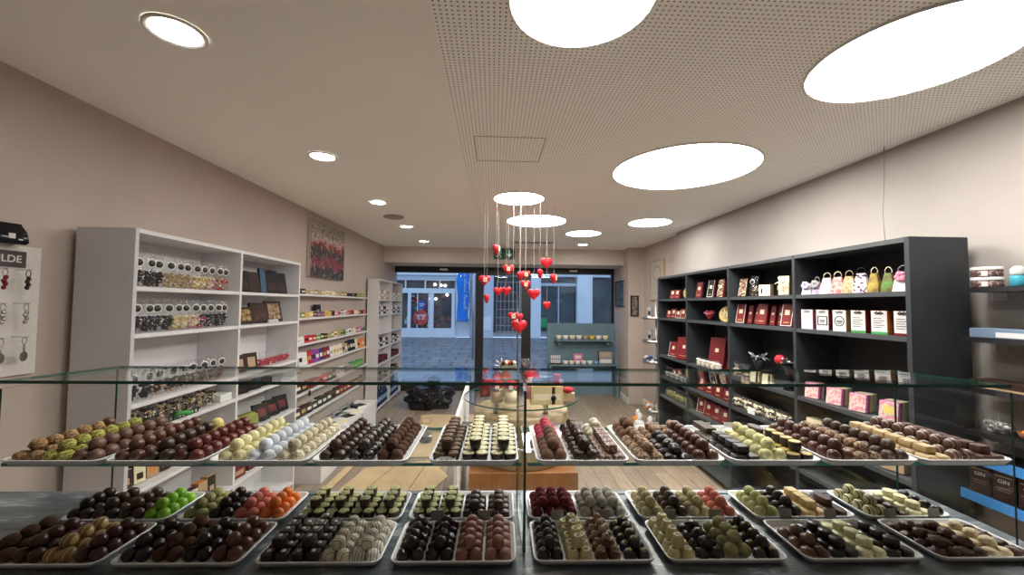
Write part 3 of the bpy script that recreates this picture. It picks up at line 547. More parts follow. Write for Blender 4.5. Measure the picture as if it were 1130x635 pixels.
heap('U7', U3[0], [('swnut', 'light nut-topped praline', 0.62), ('cocb', 'round light brown truffle', 0.38)]); heap('U7', U3[1], [('spar', 'folded dark leaf praline', 0.6), ('swnut', 'nut-topped praline behind dark leaves', 0.4)]); heap('U7', U3[2], [('milk', 'round milk chocolate ball', 0.72), ('swnut', 'nut cluster behind milk balls', 0.28)])
heap('U8', U3[0], [('blk', 'black rectangular praline', 0.6), ('slab', 'dark seeded slab', 0.4)]); heap('U8', U3[1], [('shag', 'shaggy cream ball', 0.62), ('pgd', 'pale green flat disc', 0.38)]); heap('U8', U3[2], [('gtop', 'dark cup with gold topping', 0.55), ('oslab', 'long dark oval slab', 0.45)])
heap('U9', U3[0], [('milk', 'round milk chocolate ball', 1.0)]); heap('U9', U3[1], [('swnut', 'praline topped with pale nuts', 1.0)]); heap('U9', U3[2], [('stria', 'dark striated praline', 1.0)])
heap('U10', U3[0], [('tbar', 'tan rectangular praline', 1.0)]); heap('U10', U3[1], [('strk', 'streaked milk chocolate oval', 1.0)]); heap('U10', U3[2], [('msq', 'square milk chocolate praline', 1.0)])
heap('N1', L4[0], [('clog', 'cocoa-dusted log', 1.0)]); heap('N1', L4[1], [('regg', 'dark brown egg, left rows,', 1.0)]); heap('N1', L4[2], [('gegg', 'gold-striped egg', 1.0)]); heap('N1', L4[3], [('regg', 'dark brown egg, right rows,', 1.0)])
heap('N2', L4[0], [('degg', 'glossy dark egg', 1.0)]); heap('N2', L4[1], [('clog', 'cocoa-dusted brown log', 1.0)]); heap('N2', L4[2], [('degg', 'glossy dark egg beside the milk eggs', 1.0)]); heap('N2', L4[3], [('megg', 'milk chocolate egg', 1.0)])
for i in (0, 1): heap('N3', L4[i], [('dsq', 'dark square with pale dot', 1.0)])
for i in (2, 3): heap('N3', L4[i], [('wstr', 'white praline with dark stripes', 1.0)])
for i in (0, 1): heap('N4', L4[i], [('chunk', 'rough dark dome', 1.0)])
for i in (2, 3): heap('N4', L4[i], [('dome', 'pinkish brown dome', 1.0)])
heap('N5', L4[0], [('swdome', 'dark dome with pale swirl', 1.0)]); heap('N5', L4[1], [('hcup', 'cream cup with dark hole', 1.0)]); heap('N5', L4[2], [('spdome', 'brown praline with nut top', 1.0)]); heap('N5', L4[3], [('gnut', 'black praline with golden nut', 1.0)])
heap('N6', L4[0], [('hcup', 'cream cup with dark hole', 1.0)]); heap('N6', L4[1], [('spar', 'shiny black folded praline', 1.0)]); heap('N6', L4[2], [('olive', 'rough olive-cream ball', 1.0)]); heap('N6', L4[3], [('gnut', 'black praline with golden nut', 1.0)])
heap('N7', L4[0], [('mnut', 'milk oval with nut', 1.0)]); heap('N7', L4[1], [('ddisc', 'black disc beside the nut ovals', 1.0)]); heap('N7', L4[2], [('cdisc', 'cream-coloured thick disc', 1.0)]); heap('N7', L4[3], [('ddisc', 'black disc right of cream discs', 1.0)])
heap('N8', -0.0595, [('clus', 'rough brown nut cluster', 1.0)]); heap('N8', -0.0119, [('clus', 'rough brown nut cluster', 1.0)]); heap('N8', 0.0357, [('wclus', 'smooth white lump', 1.0)]); heap('N8', 0.0714, [('clus', 'brown cluster right of white lumps', 1.0)], lanes=1)
heap('F1', L4[0], [('blackb', 'black round truffle', 1.0)]); heap('F1', L4[1], [('brownb', 'dark brown round truffle', 1.0)]); heap('F1', L4[2], [('brownb', 'dark brown round truffle', 1.0)]); heap('F1', L4[3], [('lime', 'bright green truffle', 1.0)])
heap('F2', L4[0], [('pegg', 'pistachio-green egg', 1.0)]); heap('F2', L4[1], [('blackb', 'black round truffle', 1.0)]); heap('F2', L4[2], [('salm', 'salmon pink ball', 1.0)]); heap('F2', L4[3], [('oran', 'orange ball', 1.0)])
for i in range(4): heap('F3', L4[i], [('gcup', 'green-topped chocolate cup', 1.0)])
for i in (0, 1): heap('F4', L4[i], [('gcup', 'green-topped chocolate cup', 1.0)])
for i in (2, 3): heap('F4', L4[i], [('bdome', 'dark ridged dome', 1.0)])
heap('F5', -0.050, [('burg', 'burgundy ball', 1.0)], lanes=4)
heap('F5', 0.050, [('grey', 'greyish white ball', 1.0)], lanes=4)
heap('F6', L4[0], [('beige', 'cream-coloured ball at the left edge', 1.0)]); heap('F6', L4[1], [('brownb', 'dark round truffle', 1.0)]); heap('F6', L4[2], [('beige', 'cream ball between dark and pink', 1.0)]); heap('F6', L4[3], [('salm', 'pink ball', 1.0)])
heap('F7', L4[0], [('gball', 'pale green ball', 1.0)]); heap('F7', L4[1], [('blackb', 'black round truffle', 1.0)]); heap('F7', L4[2], [('ybar', 'yellow block praline', 1.0)]); heap('F7', L4[3], [('oslab', 'long dark oval slab', 1.0)])
heap('F8', -0.0595, [('crstr', 'cream ball with dark stripes', 1.0)]); heap('F8', -0.0119, [('dklf', 'dark orange-flecked leaf', 1.0)]); heap('F8', 0.0357, [('cdisc', 'cream disc', 1.0)]); heap('F8', 0.0714, [('blackb', 'black round truffle', 1.0)], lanes=1)

# price cards standing in the trays
card_m = mat('card_white', (0.82, 0.82, 0.80), 0.6); ink = mat('ink', (0.05, 0.05, 0.06), 0.6)
def card(tray, dx, back, label, w2=0.010, lines=True):
    o, tw, td, z = TRAYS[tray]; y = (td-0.005) if back else (-td+0.0075)
    c = M().box(-w2, w2, -0.0004, 0.0004, 0, 0.015, 0, Matrix.Rotation(R(-14), 4, 'X')).build('price_card', card_m, loc=(o.location.x+dx, o.location.y+y-dx*0.017, z+0.0045), rz=R(-1)); tag(c, label, 'price card')
for i, t in enumerate(('U5', 'U6', 'U7', 'U8', 'U9')):
    for dx, s in ((-0.025, 'left'), (0.030, 'right')): card(t, dx, True, 'small white card, %s one at the back of the %s' % (s, TN[t]), 0.012)
card2_m = mat('card_clear_grey', (0.30, 0.30, 0.29), 0.3)
for t_ in ('F4', 'F5', 'F6', 'F7', 'F8'):
    for dx, s in ((-0.048, 'left'), (0.045, 'right')):
        o, tw, td, z = TRAYS[t_]; c = M().box(-0.0125, 0.0125, -0.0004, 0.0004, 0, 0.026, 0, Matrix.Rotation(R(-8), 4, 'X')).build('price_card', card2_m, loc=(o.location.x+dx, o.location.y-td-0.0022-dx*0.017, ZC+0.001), rz=R(-1)); tag(c, 'grey price card, %s one between front tray and %s' % (s, TN[t_]), 'price card')
# ---- the one readable-size card at the front
o, tw, td, z = TRAYS['U5']
pcd = thing('price_card', 'white price card with grey handwriting before the brown flower cups', 'price card', (o.location.x-0.050, o.location.y-td+0.0062, z+0.0035), R(-1))
Mx = Matrix.Rotation(R(-20), 4, 'X'); M().box(-0.017, 0.017, -0.0004, 0.0004, 0, 0.013, 0, Mx).build('card', card_m, pcd)
g = M()
for k in range(10): g.box(-0.0145+k*0.003, -0.0125+k*0.003, -0.0008, -0.0005, 0.004, 0.006+0.0015*(k % 3), 0, Mx)
g.build('handwriting', mat('grey_ink', (0.2, 0.22, 0.25), 0.7), pcd)
# ---------------------------------------------------------------- shelving units
wsh = mat('white_shelf', (0.66, 0.645, 0.65), 0.5, c2=(0.69, 0.675, 0.68), scale=4)
gsd = mat('grey_side', (0.50, 0.485, 0.50), 0.55, c2=(0.53, 0.515, 0.53), scale=6)
dsh = mat('dark_shelf', (0.023, 0.026, 0.029), 0.55, c2=(0.029, 0.032, 0.035), scale=6, spec=0.35)
dse = mat('dark_shelf_edge', (0.042, 0.047, 0.050), 0.5)
def unit(name, label, xf, xb, ys, top, zs, m, me, ms, t=0.02):
    """open shelving: front plane x = xf, back plane x = xb, uprights at ys, boards at zs"""
    u = thing(name, label, 'shelves', ((xf+xb)/2, (ys[0]+ys[-1])/2, 0)); ox, oy = (xf+xb)/2, (ys[0]+ys[-1])/2
    s = 1 if xf > xb else -1; lo, hi = min(xf, xb), max(xf, xb)
    def bx(n, x0, x1, y0, y1, z0, z1, mm): return M().box(x0-ox, x1-ox, y0-oy, y1-oy, z0, z1).build(n, mm, u)
    for i, y in enumerate(ys):
        a = bx('side_panel' if i in (0, len(ys)-1) else 'divider', lo, hi, y-t/2, y+t/2, 0, top, ms if i == 0 else m)
    for i in range(len(ys)-1):
        for z in zs: bx('shelf', lo+0.002, hi-0.001, ys[i]+t/2, ys[i+1]-t/2, z-t, z, me)
        bx('top_board', lo, hi, ys[i]+t/2, ys[i+1]-t/2, top-t, top, me)
    bx('back_panel', (lo if s > 0 else hi)-(0.004 if s < 0 else 0), (lo if s > 0 else hi)+(0.004 if s > 0 else 0), ys[0], ys[-1], 0.02, top-0.01, m)
    return u
ZL = (0.08, 0.40, 0.69, 0.96, 1.105, 1.435, 1.660)
unit('shelving_unit', 'tall white open shelving unit with grey side panel against the left wall', -1.68, -1.945, (1.985, 2.785, 3.60), 1.935, ZL, wsh, wsh, gsd)
ZF = (0.05, 0.42, 0.69, 0.935, 1.15, 1.43, 1.655)
unit('shelving_unit', 'narrow white open shelving unit at the far end beside the shop window', -1.68, -1.845, (6.05, 6.80, 7.56), 1.955, ZF, wsh, wsh, wsh)
ZR = (0.08, 0.54, 0.76, 1.010, 1.452, 1.675)
unit('shelving_unit', 'long dark grey open shelving unit against the right wall', 2.0, 2.30, (1.885, 2.638, 3.402, 4.163, 4.893), 1.94, ZR, dsh, dse, dsh, t=0.024)
# wall boards between the two white units
ZW = (1.675, 1.447, 1.204, 0.985, 0.735, 0.50)
wb = ['top', 'second', 'third', 'fourth', 'fifth', 'lowest']
for i, z in enumerate(ZW):
    m = M(); vs = [(x, y, zz) for zz in (z-0.018, z) for (x, y) in ((lwx(3.625)+0.004, 3.625), (-1.79, 3.625), (-1.79, 5.93), (lwx(5.93)+0.004, 5.93))]
    m.add(vs, [(0, 3, 2, 1), (4, 5, 6, 7), (0, 1, 5, 4), (1, 2, 6, 5), (2, 3, 7, 6), (3, 0, 4, 7)])
    tag(m.build('wall_shelf', wsh), '%s long white wall shelf of chocolate bars between the white units' % wb[i], 'shelf', 'long white wall shelves')
# ---------------------------------------------------------------- generic packs
MC = {}
def pm(name, c, rough=0.62, **k):
    k.setdefault('spec', 0.25); return mat('pack_'+name, c, rough, **k)
PAL = {'dark brown': (0.035, 0.016, 0.011), 'red': (0.45, 0.02, 0.03), 'cream': (0.70, 0.62, 0.42), 'white': (0.66, 0.65, 0.63), 'yellow': (0.62, 0.42, 0.08), 'olive green': (0.25, 0.27, 0.06), 'green': (0.06, 0.30, 0.08), 'pink': (0.62, 0.20, 0.28), 'purple': (0.22, 0.05, 0.25), 'black': (0.008, 0.008, 0.010), 'orange': (0.65, 0.22, 0.04), 'burgundy': (0.16, 0.012, 0.018), 'gold': (0.42, 0.30, 0.10), 'navy blue': (0.02, 0.03, 0.12), 'light blue': (0.18, 0.30, 0.42), 'grey': (0.25, 0.25, 0.25), 'tan': (0.42, 0.30, 0.18)}
for k, v in PAL.items(): MC[k] = pm(k.replace(' ', '_'), v)
def pack(name, label, cat, loc, w, d, h, front, side=None, lean=0, rz=0, patch=None, patchm=None, group=None, r=0.002, bow=None, extra=None):
    """box pack: base centre at loc, front faces local -Y; patch = (cx, z, w, h) of a label on the front"""
    t = thing(name, label, cat, loc, rz, group)
    Mx = Matrix.Translation((0, d/2, 0)) @ Matrix.Rotation(R(-lean), 4, 'X') @ Matrix.Translation((0, -d/2, 0))
    m = M(); rbox(m, w/2, d/2, h, r); m.v = [tuple(Mx @ Vector(p)) for p in m.v]
    m.box(-w/2+r, w/2-r, -d/2-0.0006, -d/2+0.0004, r, h-r, 1, Mx)
    m.build('box', [side or front, front], t)
    for pt in (patch or []):
        cx, z, pw, ph, pmx = pt; M().box(cx-pw/2, cx+pw/2, -d/2-0.0014, -d/2-0.0004, z, z+ph, 0, Mx).build('label', pmx, t)
    if bow:
        bm_, bz = bow; g = M()
        for s in (-1, 1): g.tube([(0, -d/2-0.004, bz), (s*0.012, -d/2-0.008, bz+0.010), (s*0.022, -d/2-0.006, bz+0.002), (s*0.012, -d/2-0.006, bz-0.006), (0, -d/2-0.004, bz)], 0.0025, 6)
        g.v = [tuple(Mx @ Vector(p)) for p in g.v]; g.build('bow', bm_, t)
    return t
FL, FR = R(90), R(-90)      # facing the room from the left wall / from the right wall
cello = glassy('cellophane', tint=(0.95, 0.95, 0.95), gain=0.9, rough=0.06, bump=1.0, bscale=70, base=0.012)
ring_m = mat('sticker_ring', (0.85, 0.85, 0.82), 0.5); stick_m = mat('sticker_dark', (0.02, 0.018, 0.018), 0.35)
BAGS = {}
def goody_mesh(kind, w, d, h, seed):
    m = M(); rr_ = random.Random(seed)
    for k in range(44):
        x, y, z = rr_.uniform(-w*0.36, w*0.36), rr_.uniform(-d*0.32, d*0.32), rr_.uniform(0.008, h)
        s = rr_.uniform(0.009, 0.014)*min(1, w/0.066); q = sph(s, s*1.2, s*0.8, 0.3, 3, k, sub=1); a = rr_.uniform(0, 6.28)
        m.add([(x+p[0]*math.cos(a)-p[1]*math.sin(a), y+p[0]*math.sin(a)+p[1]*math.cos(a), z-0.006+p[2]) for p in q.v], q.f, rr_.choice([0, 0, 1]), True)
    return m
def cello_bag(label, loc, rz, content, w=0.085, d=0.06, h=0.19, group=None, sticker=True, fill=0.45):
    key = (tuple(content), w, h, sticker, fill)
    if key in BAGS: t = copy_tree(BAGS[key]); t.location = (loc[0], loc[1], loc[2]+0.001); t.rotation_euler = (0, 0, rz)
    else:
        t = thing('cellophane_bag', label, 'bag', (loc[0], loc[1], loc[2]+0.001), rz); BAGS[key] = t
        ls = []
        for k, z in enumerate((0.0, 0.004, 0.25*h, 0.5*h, 0.62*h, 0.70*h, 0.86*h, h)):
            f = (0.9, 1, 1, 0.95, 0.80, 0.72, 0.95, 1.05)[k]; g = (0.9, 1, 1, 0.85, 0.4, 0.25, 0.18, 0.10)[k]
            ls.append([(w/2*f*math.copysign(abs(math.cos(a))**0.5, math.cos(a)), d/2*g*math.copysign(abs(math.sin(a))**0.6, math.sin(a))*(1+0.25*math.sin(5*a+k)), z+0.006*math.sin(3*a+k)*(k > 5)) for a in [2*PI*i/20 for i in range(20)]])
        M().loops(ls, 0, True, True, False).build('wrapper', cello, t)
        goody_mesh(0, w, d, h*fill, 5).build('contents', [MC[content[0]], MC[content[1]]], t)
        if sticker:
            s = M().lathe([(0.0215, 0), (0.0215, 0.0015), (0.0165, 0.0022)], 20).build('sticker', ring_m, t, loc=(0, -d*0.36-0.006, h*0.72), rx=R(90))
            M().lathe([(0.0170, 0.0015), (0.0170, 0.0028), (0.002, 0.0030)], 20).build('sticker_face', stick_m, s)
    tag(t, label, 'bag', group); return t
# left unit, near bay: three rows of cellophane bags
rowsA = [(1.660, 'top shelf of near white unit', [('black', 'dark brown')]*3+[('tan', 'gold')]*3+[('cream', 'yellow')]*2+[('cream', 'pink')]+[('tan', 'red')]*2, 'chocolates'),
         (1.435, 'second shelf of near white unit', [('black', 'dark brown')]*4+[('cream', 'yellow')]*2+[('cream', 'pink')]+[('dark brown', 'red')]+[('black', 'dark brown')]*3, 'chocolates'),
         (1.105, 'third shelf of near white unit', [('black', 'dark brown')]*2+[('dark brown', 'tan')]*6+[('dark brown', 'red')], 'chocolates')]
for z, ph, cont, _ in rowsA:
    n = len(cont); cn = {('black', 'dark brown'): 'dark', ('tan', 'gold'): 'tan', ('cream', 'yellow'): 'cream', ('cream', 'pink'): 'cream and pink', ('tan', 'red'): 'tan and red', ('dark brown', 'red'): 'dark and red', ('dark brown', 'tan'): 'brown'}
    for i, c in enumerate(cont):
        y = 2.035+(i+0.2)*0.71/n
        cello_bag('clear bag of %s sweets, %s from left, %s' % (cn[c], ORD[i], ph), (-1.735+0.006*math.sin(i*2.3), y, z), R(70)+0.12*math.sin(i*1.9), c, h=(0.165 if z > 1.2 else 0.155), w=0.057, d=0.045, group='clear bags on the '+ph)
# brown and cream figures packed upright
for i in range(14):
    y = 2.04+i*0.046; a, b2 = [('dark brown', 'cream'), ('tan', 'cream'), ('dark brown', 'gold')][i % 3]
    cello_bag('wrapped brown and cream chocolate figure, %s from left, fourth shelf of near white unit' % ORD[i], (-1.725-0.02*(i % 2), y, 0.96), R(70)+0.2*math.sin(i*2.1), [('dark brown', 'cream'), ('tan', 'dark brown'), ('dark brown', 'gold')][i % 3], w=0.046, d=0.04, h=0.100+0.006*((i*7) % 3), sticker=False, fill=0.85, group='wrapped chocolate figures')
g = M()
for k in range(15): g.box(-0.002, 0.002, k*0.03, k*0.03+0.004, 0, 0.028)
g.box(-0.002, 0.002, 0, 0.424, 0.0, 0.004).box(-0.002, 0.002, 0, 0.424, 0.025, 0.029)
tag(g.build('wire_basket_front', MC['black'], loc=(-1.687, 2.02, 0.961)), 'low black basket rail before the wrapped chocolate figures', 'basket')
tag(rbox(M(), 0.05, 0.055, 0.045, 0.003).build('carton', mat('carton_white', (0.72, 0.71, 0.69), 0.7), loc=(-1.75, 2.71, 0.961)), 'plain white carton at the right end of the fourth shelf', 'box')
tag(M().tube([(0, 0, 0), (0.02, 0.01, 0.02), (0.035, 0.03, 0.018), (0.05, 0.06, 0.01)], 0.012, 8).build('green_ribbon', MC['green'], loc=(-1.70, 2.28, 0.972)), 'green ribbon scrap before the chocolate figure packs', 'ribbon')
for z, ph in ((0.69, 'fifth'), (0.40, 'sixth')):
    for i in range(9):
        c = [('dark brown', 'tan'), ('cream', 'dark brown'), ('tan', 'orange')][(i+int(z*10)) % 3]
        pack('wooden_mould' if z > 0.5 else 'gift_box', '%s pack, %s from the left, %s shelf of near white unit' % (c[0], ORD[i], ph), 'pack', (-1.76, 2.06+i*0.076, z), 0.06, 0.05, 0.09+0.01*(i % 3), MC[c[0]], MC[c[1]], 4, R(80), [(0, 0.02, 0.03, 0.03, MC[c[1]])])
for i in range(5):
    tag(M().lathe([(0.02, 0), (0.045, 0.02), (0.048, 0.05), (0.03, 0.085), (0.01, 0.095)], 20).build('fruit_sweet', MC[['yellow', 'orange', 'yellow', 'red', 'orange'][i]], loc=(-1.74, 2.1+i*0.13, 0.0812)), '%s round sweet pack, %s from left on lowest white shelf' % (['yellow', 'orange', 'yellow', 'red', 'orange'][i], ORD[i]), 'sweets')
# left unit, far bay
for i, (c, h, l) in enumerate((('black', 0.15, 14), ('dark brown', 0.15, 14), ('navy blue', 0.185, 10), ('black', 0.18, 12), ('black', 0.17, 12))):
    pack('picture_box', '%s flat gift box leaning on top shelf of second white bay, %s from left' % (c, ORD[i]), 'box', (-1.74, 2.90+i*0.128, 1.662), 0.12 if i != 2 else 0.05, 0.02, h, MC[c] if c != 'navy blue' else pm('dull_blue', (0.05, 0.10, 0.17)), MC['black'], l, R(72), [(0, 0.02, 0.08, 0.06, MC['dark brown'])] if i != 2 else None)
for i, (c, h) in enumerate((('gold', 0.12), ('dark brown', 0.15), ('tan', 0.165))):
    pack('picture_box', '%s framed gift box on second shelf of second white bay, %s from left' % (c, ORD[i]), 'box', (-1.74, 2.93+i*0.20, 1.437), 0.15, 0.02, h, MC['dark brown'], MC['black'], 14, R(72), [(0, 0.02, 0.11, h-0.04, pm('art%d' % i, PAL[c], c2=(0.08, 0.03, 0.02), scale=40))])
for i in range(4): tag(M().lathe([(0.012, 0), (0.014, 0.003), (0.010, 0.022), (0.004, 0.026)], 12).build('candle', MC['white'], loc=(-1.69, 3.16+i*0.035, 1.437)), 'tiny white shape at the shelf edge before the framed boxes', 'figurine', 'tiny white shapes')
for i in range(2): pack('picture_box', '%s small brown framed box on third shelf of second white bay' % ('left' if i == 0 else 'right'), 'box', (-1.73, 2.88+i*0.14, 1.107), 0.10, 0.02, 0.12, MC['dark brown'], MC['dark brown'], 10, R(72), [(0, 0.02, 0.06, 0.07, MC['tan'])])
for i in range(5): cello_bag('clear bag of bright red sweets, %s from left, third shelf of second bay' % ORD[i], (-1.73, 3.15+i*0.085, 1.107), R(75), ('red', 'red'), w=0.062, d=0.045, h=0.11, group='red sweet bags', sticker=False)
for i in range(3): pack('dark_box', 'flat dark box, %s from left, thin fourth shelf of second bay' % ORD[i], 'box', (-1.75, 2.90+i*0.15, 0.962), 0.13, 0.07, 0.06, MC['black'], MC['black'], 0, R(80), [(0, 0.02, 0.05, 0.02, MC['dark brown'])])
pack('soft_bag', 'olive green soft gift bag lying on fifth shelf of second white bay', 'bag', (-1.75, 2.96, 0.692), 0.26, 0.10, 0.10, MC['olive green'], MC['olive green'], 8, R(80), r=0.03)
for i in range(3): pack('picture_box', 'dark box with reddish print, %s from left, fifth shelf of second bay' % ORD[i], 'box', (-1.74, 3.20+i*0.145, 0.692), 0.12, 0.03, 0.13, MC['black'], MC['black'], 16, R(72), [(0, 0.03, 0.07, 0.06, pm('reddish', (0.22, 0.03, 0.05), c2=(0.05, 0.02, 0.02), scale=60))])
for i in range(4): pack('gift_box', 'red and dark gift box, %s from left, sixth shelf of second bay' % ORD[i], 'box', (-1.75, 2.90+i*0.17, 0.402), 0.12, 0.08, 0.12, MC['red'] if i == 3 else MC['burgundy'], MC['dark brown'], 0, R(85), [(0, 0.02, 0.08, 0.03, MC['tan'])])
# chocolate bars on the wall boards
cols = [['dark brown', 'tan', 'cream', 'gold', 'dark brown', 'olive green'], ['black', 'olive green', 'yellow', 'dark brown', 'purple', 'yellow', 'dark brown', 'pink', 'white', 'red', 'red', 'cream', 'burgundy', 'red'], ['white', 'white', 'red', 'red', 'green', 'dark brown', 'olive green', 'cream', 'gold', 'green', 'white', 'cream', 'purple', 'pink', 'green'], ['black', 'green', 'white', 'red', 'purple', 'navy blue', 'burgundy', 'white', 'cream', 'white', 'tan', 'black', 'black', 'cream', 'orange', 'orange'], ['burgundy', 'dark brown', 'burgundy', 'red', 'dark brown', 'white', 'grey', 'green', 'green'], ['dark brown', 'black', 'dark brown', 'burgundy', 'black']]
hts = (0.045, 0.055, 0.065, 0.125, 0.09, 0.10)
rb = random.Random(4)
for s, z in enumerate(ZW):
    n = 24 if s < 4 else 18
    for i in range(n):
        c = cols[s][int(i*len(cols[s])/n)]; y = 3.69+i*(2.2/n); h = hts[s]*rb.uniform(0.88, 1.1)
        c2 = rb.choice(['white', 'cream', 'gold', 'black', 'tan'])
        pack('chocolate_bar', '%s chocolate bar, %s from the near end of the %s wall shelf' % (c, ORD[i], wb[s]), 'chocolate bar', (-1.825, y, z+0.0005), 2.2/n*0.92, 0.028, h, MC[c], MC[rb.choice([c, 'white', 'dark brown'])], 8 if s > 2 else 3, R(90)-0.05, [(0, h*0.3, 2.2/n*0.6, h*0.3, MC[c2 if c2 != c else 'white'])], group='chocolate bars on the %s wall shelf' % wb[s])
pack('tablet_box', 'upright black box behind the bars on the second wall shelf', 'box', (-1.865, 4.42, 1.4475), 0.10, 0.02, 0.125, MC['black'], MC['black'], 6, R(80), [(0, 0.03, 0.04, 0.04, MC['grey'])])
tag(M().box(-0.003, 0.003, -0.02, 0.02, -0.05, 0).build('shelf_tag', MC['black'], loc=(-1.786, 4.1, 0.735)), 'small black tag hanging from the edge of the fifth wall shelf', 'tag')
# far white unit
fz = {1.655: ('white', 'tan', 0.15), 1.43: ('black', 'white', 0.12), 1.15: ('grey', 'white', 0.10), 0.935: ('white', 'dark brown', 0.13), 0.69: ('burgundy', 'dark brown', 0.11), 0.42: ('tan', 'dark brown', 0.12)}
zi = 0
for z, (a, b2, h) in fz.items():
    zi += 1
    for bay, y0 in ((0, 6.10), (1, 6.86)):
        for i in range(4):
            if z == 1.15: continue
            c = a if (i+bay) % 2 == 0 else b2
            pack('gift_pack', '%s gift pack, %s from left, %s bay of far white unit, %s shelf' % (c, ORD[i], ('near', 'far')[bay], ORD[zi-1]), 'pack', (-1.74, y0+0.08+i*0.16, z+0.0005), 0.10, 0.06, h*(1-0.15*(i % 2)), MC[c], MC[b2], 3, R(80), [(0, h*0.3, 0.05, h*0.25, MC[b2 if c == a else a])])
bottle = M().lathe([(0.034, 0), (0.037, 0.004), (0.037, 0.17), (0.030, 0.20), (0.013, 0.225), (0.013, 0.29), (0.015, 0.295), (0.015, 0.305)], 16)
b0 = None
for bay, y0 in ((0, 6.16), (1, 6.92)):
    for i in range(5):
        lab = 'dark blue bottle, %s from left, bottom of the %s far bay' % (ORD[i], ('near', 'second')[bay])
        if b0 is None:
            b0 = bottle.build('wine_bottle', pm('bottle_blue', (0.01, 0.015, 0.06), 0.15)); M().lathe([(0.0376, 0.06), (0.0376, 0.13)], 16, cap0=False, cap1=False).build('bottle_label', MC['light blue'], b0); o = b0
        else: o = copy_tree(b0)
        o.location = (-1.73, y0+i*0.13, 0.0505); tag(o, lab, 'bottle', 'dark blue bottles')
# low white cabinet with trays of flat boxes
lc = thing('low_cabinet', 'low white cabinet in front of the chocolate bar shelves', 'cabinet', (-1.62, 4.55, 0))
rbox(M(), 0.12, 0.83, 0.33, 0.004).build('body', wsh, lc); M().box(-0.125, 0.13, -0.84, 0.84, 0.33, 0.348).build('top', mat('cab_top', (0.72, 0.71, 0.70), 0.4), lc)
for y in (-0.28, 0.28): M().box(0.118, 0.124, y-0.005, y+0.005, 0.04, 0.32).build('door_gap', MC['grey'], lc)
for i in range(7):
    pack('striped_box', 'flat white box with dark stripes, %s from the near end of the low cabinet' % ORD[i], 'box', (-1.60+0.02*(i % 2), 3.95+i*0.20, 0.3485), 0.145, 0.12, 0.022+0.01*(i % 3), MC['white'] if i % 2 else MC['cream'], MC['white' if i % 2 == 0 else 'black'], 0, R(60))
for i in range(4):
    pack('dark_cushion_box', 'dark rounded box at the back of the low cabinet, %s from near end' % ORD[i], 'box', (-1.705, 4.35+i*0.22, 0.3485), 0.16, 0.04, 0.07, MC['black'], MC['grey'], 0, R(85), r=0.02)
for i in range(6):
    tag(M().tube([(0, 0, 0), (0.004, 0.01, 0.05), (0, 0.02, 0.10)], 0.011, 8).build('foil_stick', MC['grey'] if i % 2 else MC['white'], loc=(-1.56, 3.80+i*0.028, 0.35)), 'silver foil stick standing at the near end of the low cabinet', 'sweets', 'foil sticks')

# ---------------------------------------------------------------- right unit goods
burg = pm('burg_box', (0.17, 0.014, 0.018), 0.45, c2=(0.14, 0.012, 0.015), scale=8); RX = 2.06
def red_box(i, y, z, w, h, lab, d=0.022, lean=12, rz=-75, framed=False, x=RX, m=None):
    pt = [(0, h*0.50, min(w*0.42, 0.035), min(w*0.42, 0.035), MC['cream']), (0, h*0.15, w*0.5, 0.006, MC['gold'])]
    if framed: pt += [(-w/2+0.0035, 0.004, 0.004, h-0.008, MC['white']), (w/2-0.0035, 0.004, 0.004, h-0.008, MC['white']), (0, 0.003, w-0.01, 0.004, MC['white'])]
    pack('chocolate_box', lab, 'box', (x, y, z+0.0006), w, d, h, m or burg, MC['burgundy'], lean, R(rz), pt)
# bay nearest: gift bags on top shelf
def gift_bag(label, y, z, w, h, m, sm, handle=True, flower=None, x=RX, rz=-70, spots=None):
    t = thing('gift_bag', label, 'gift bag', (x, y, z+0.0005), R(rz)); d = 0.045
    M().loops([rr(w/2*a, d/2*a2, 0.004, zz) for a, a2, zz in ((0.98, 1, 0), (1, 1, 0.003), (0.85, 0.8, h*0.5), (0.55, 0.35, h))], 0, False).build('body', m, t)
    if handle: M().tube([(-w*0.22, 0, h*0.95)]+[(-w*0.3*math.cos(a), 0, h+0.032*math.sin(a)) for a in [PI*k/8 for k in range(1, 8)]]+[(w*0.22, 0, h*0.95)], 0.0022, 6).build('handle', sm, t)
    if flower:
        g = M()
        for k in range(6):
            a = k*PI/3; q = sph(0.013, 0.006, 0.013, 0.3, 2, k, sub=2); g.add([(p[0]+0.015*math.cos(a), p[1]-d/2-0.004, p[2]+h*0.62+0.015*math.sin(a)) for p in q.v], q.f, 0, True)
        g.build('bow', flower, t)
    return t
diamonds = pm('diamonds', (0.70, 0.42, 0.36), c2=(0.45, 0.06, 0.08), scale=45); lilac = pm('lilac', (0.50, 0.42, 0.58), c2=(0.25, 0.18, 0.33), scale=60); dots = pm('dots', (0.62, 0.50, 0.55), c2=(0.04, 0.02, 0.04), scale=60, contrast=(0.55, 0.6)); flor = pm('floral', (0.74, 0.62, 0.60), c2=(0.50, 0.30, 0.35), scale=50); gdots = pm('gold_floral', (0.50, 0.42, 0.30), c2=(0.30, 0.20, 0.06), scale=60)
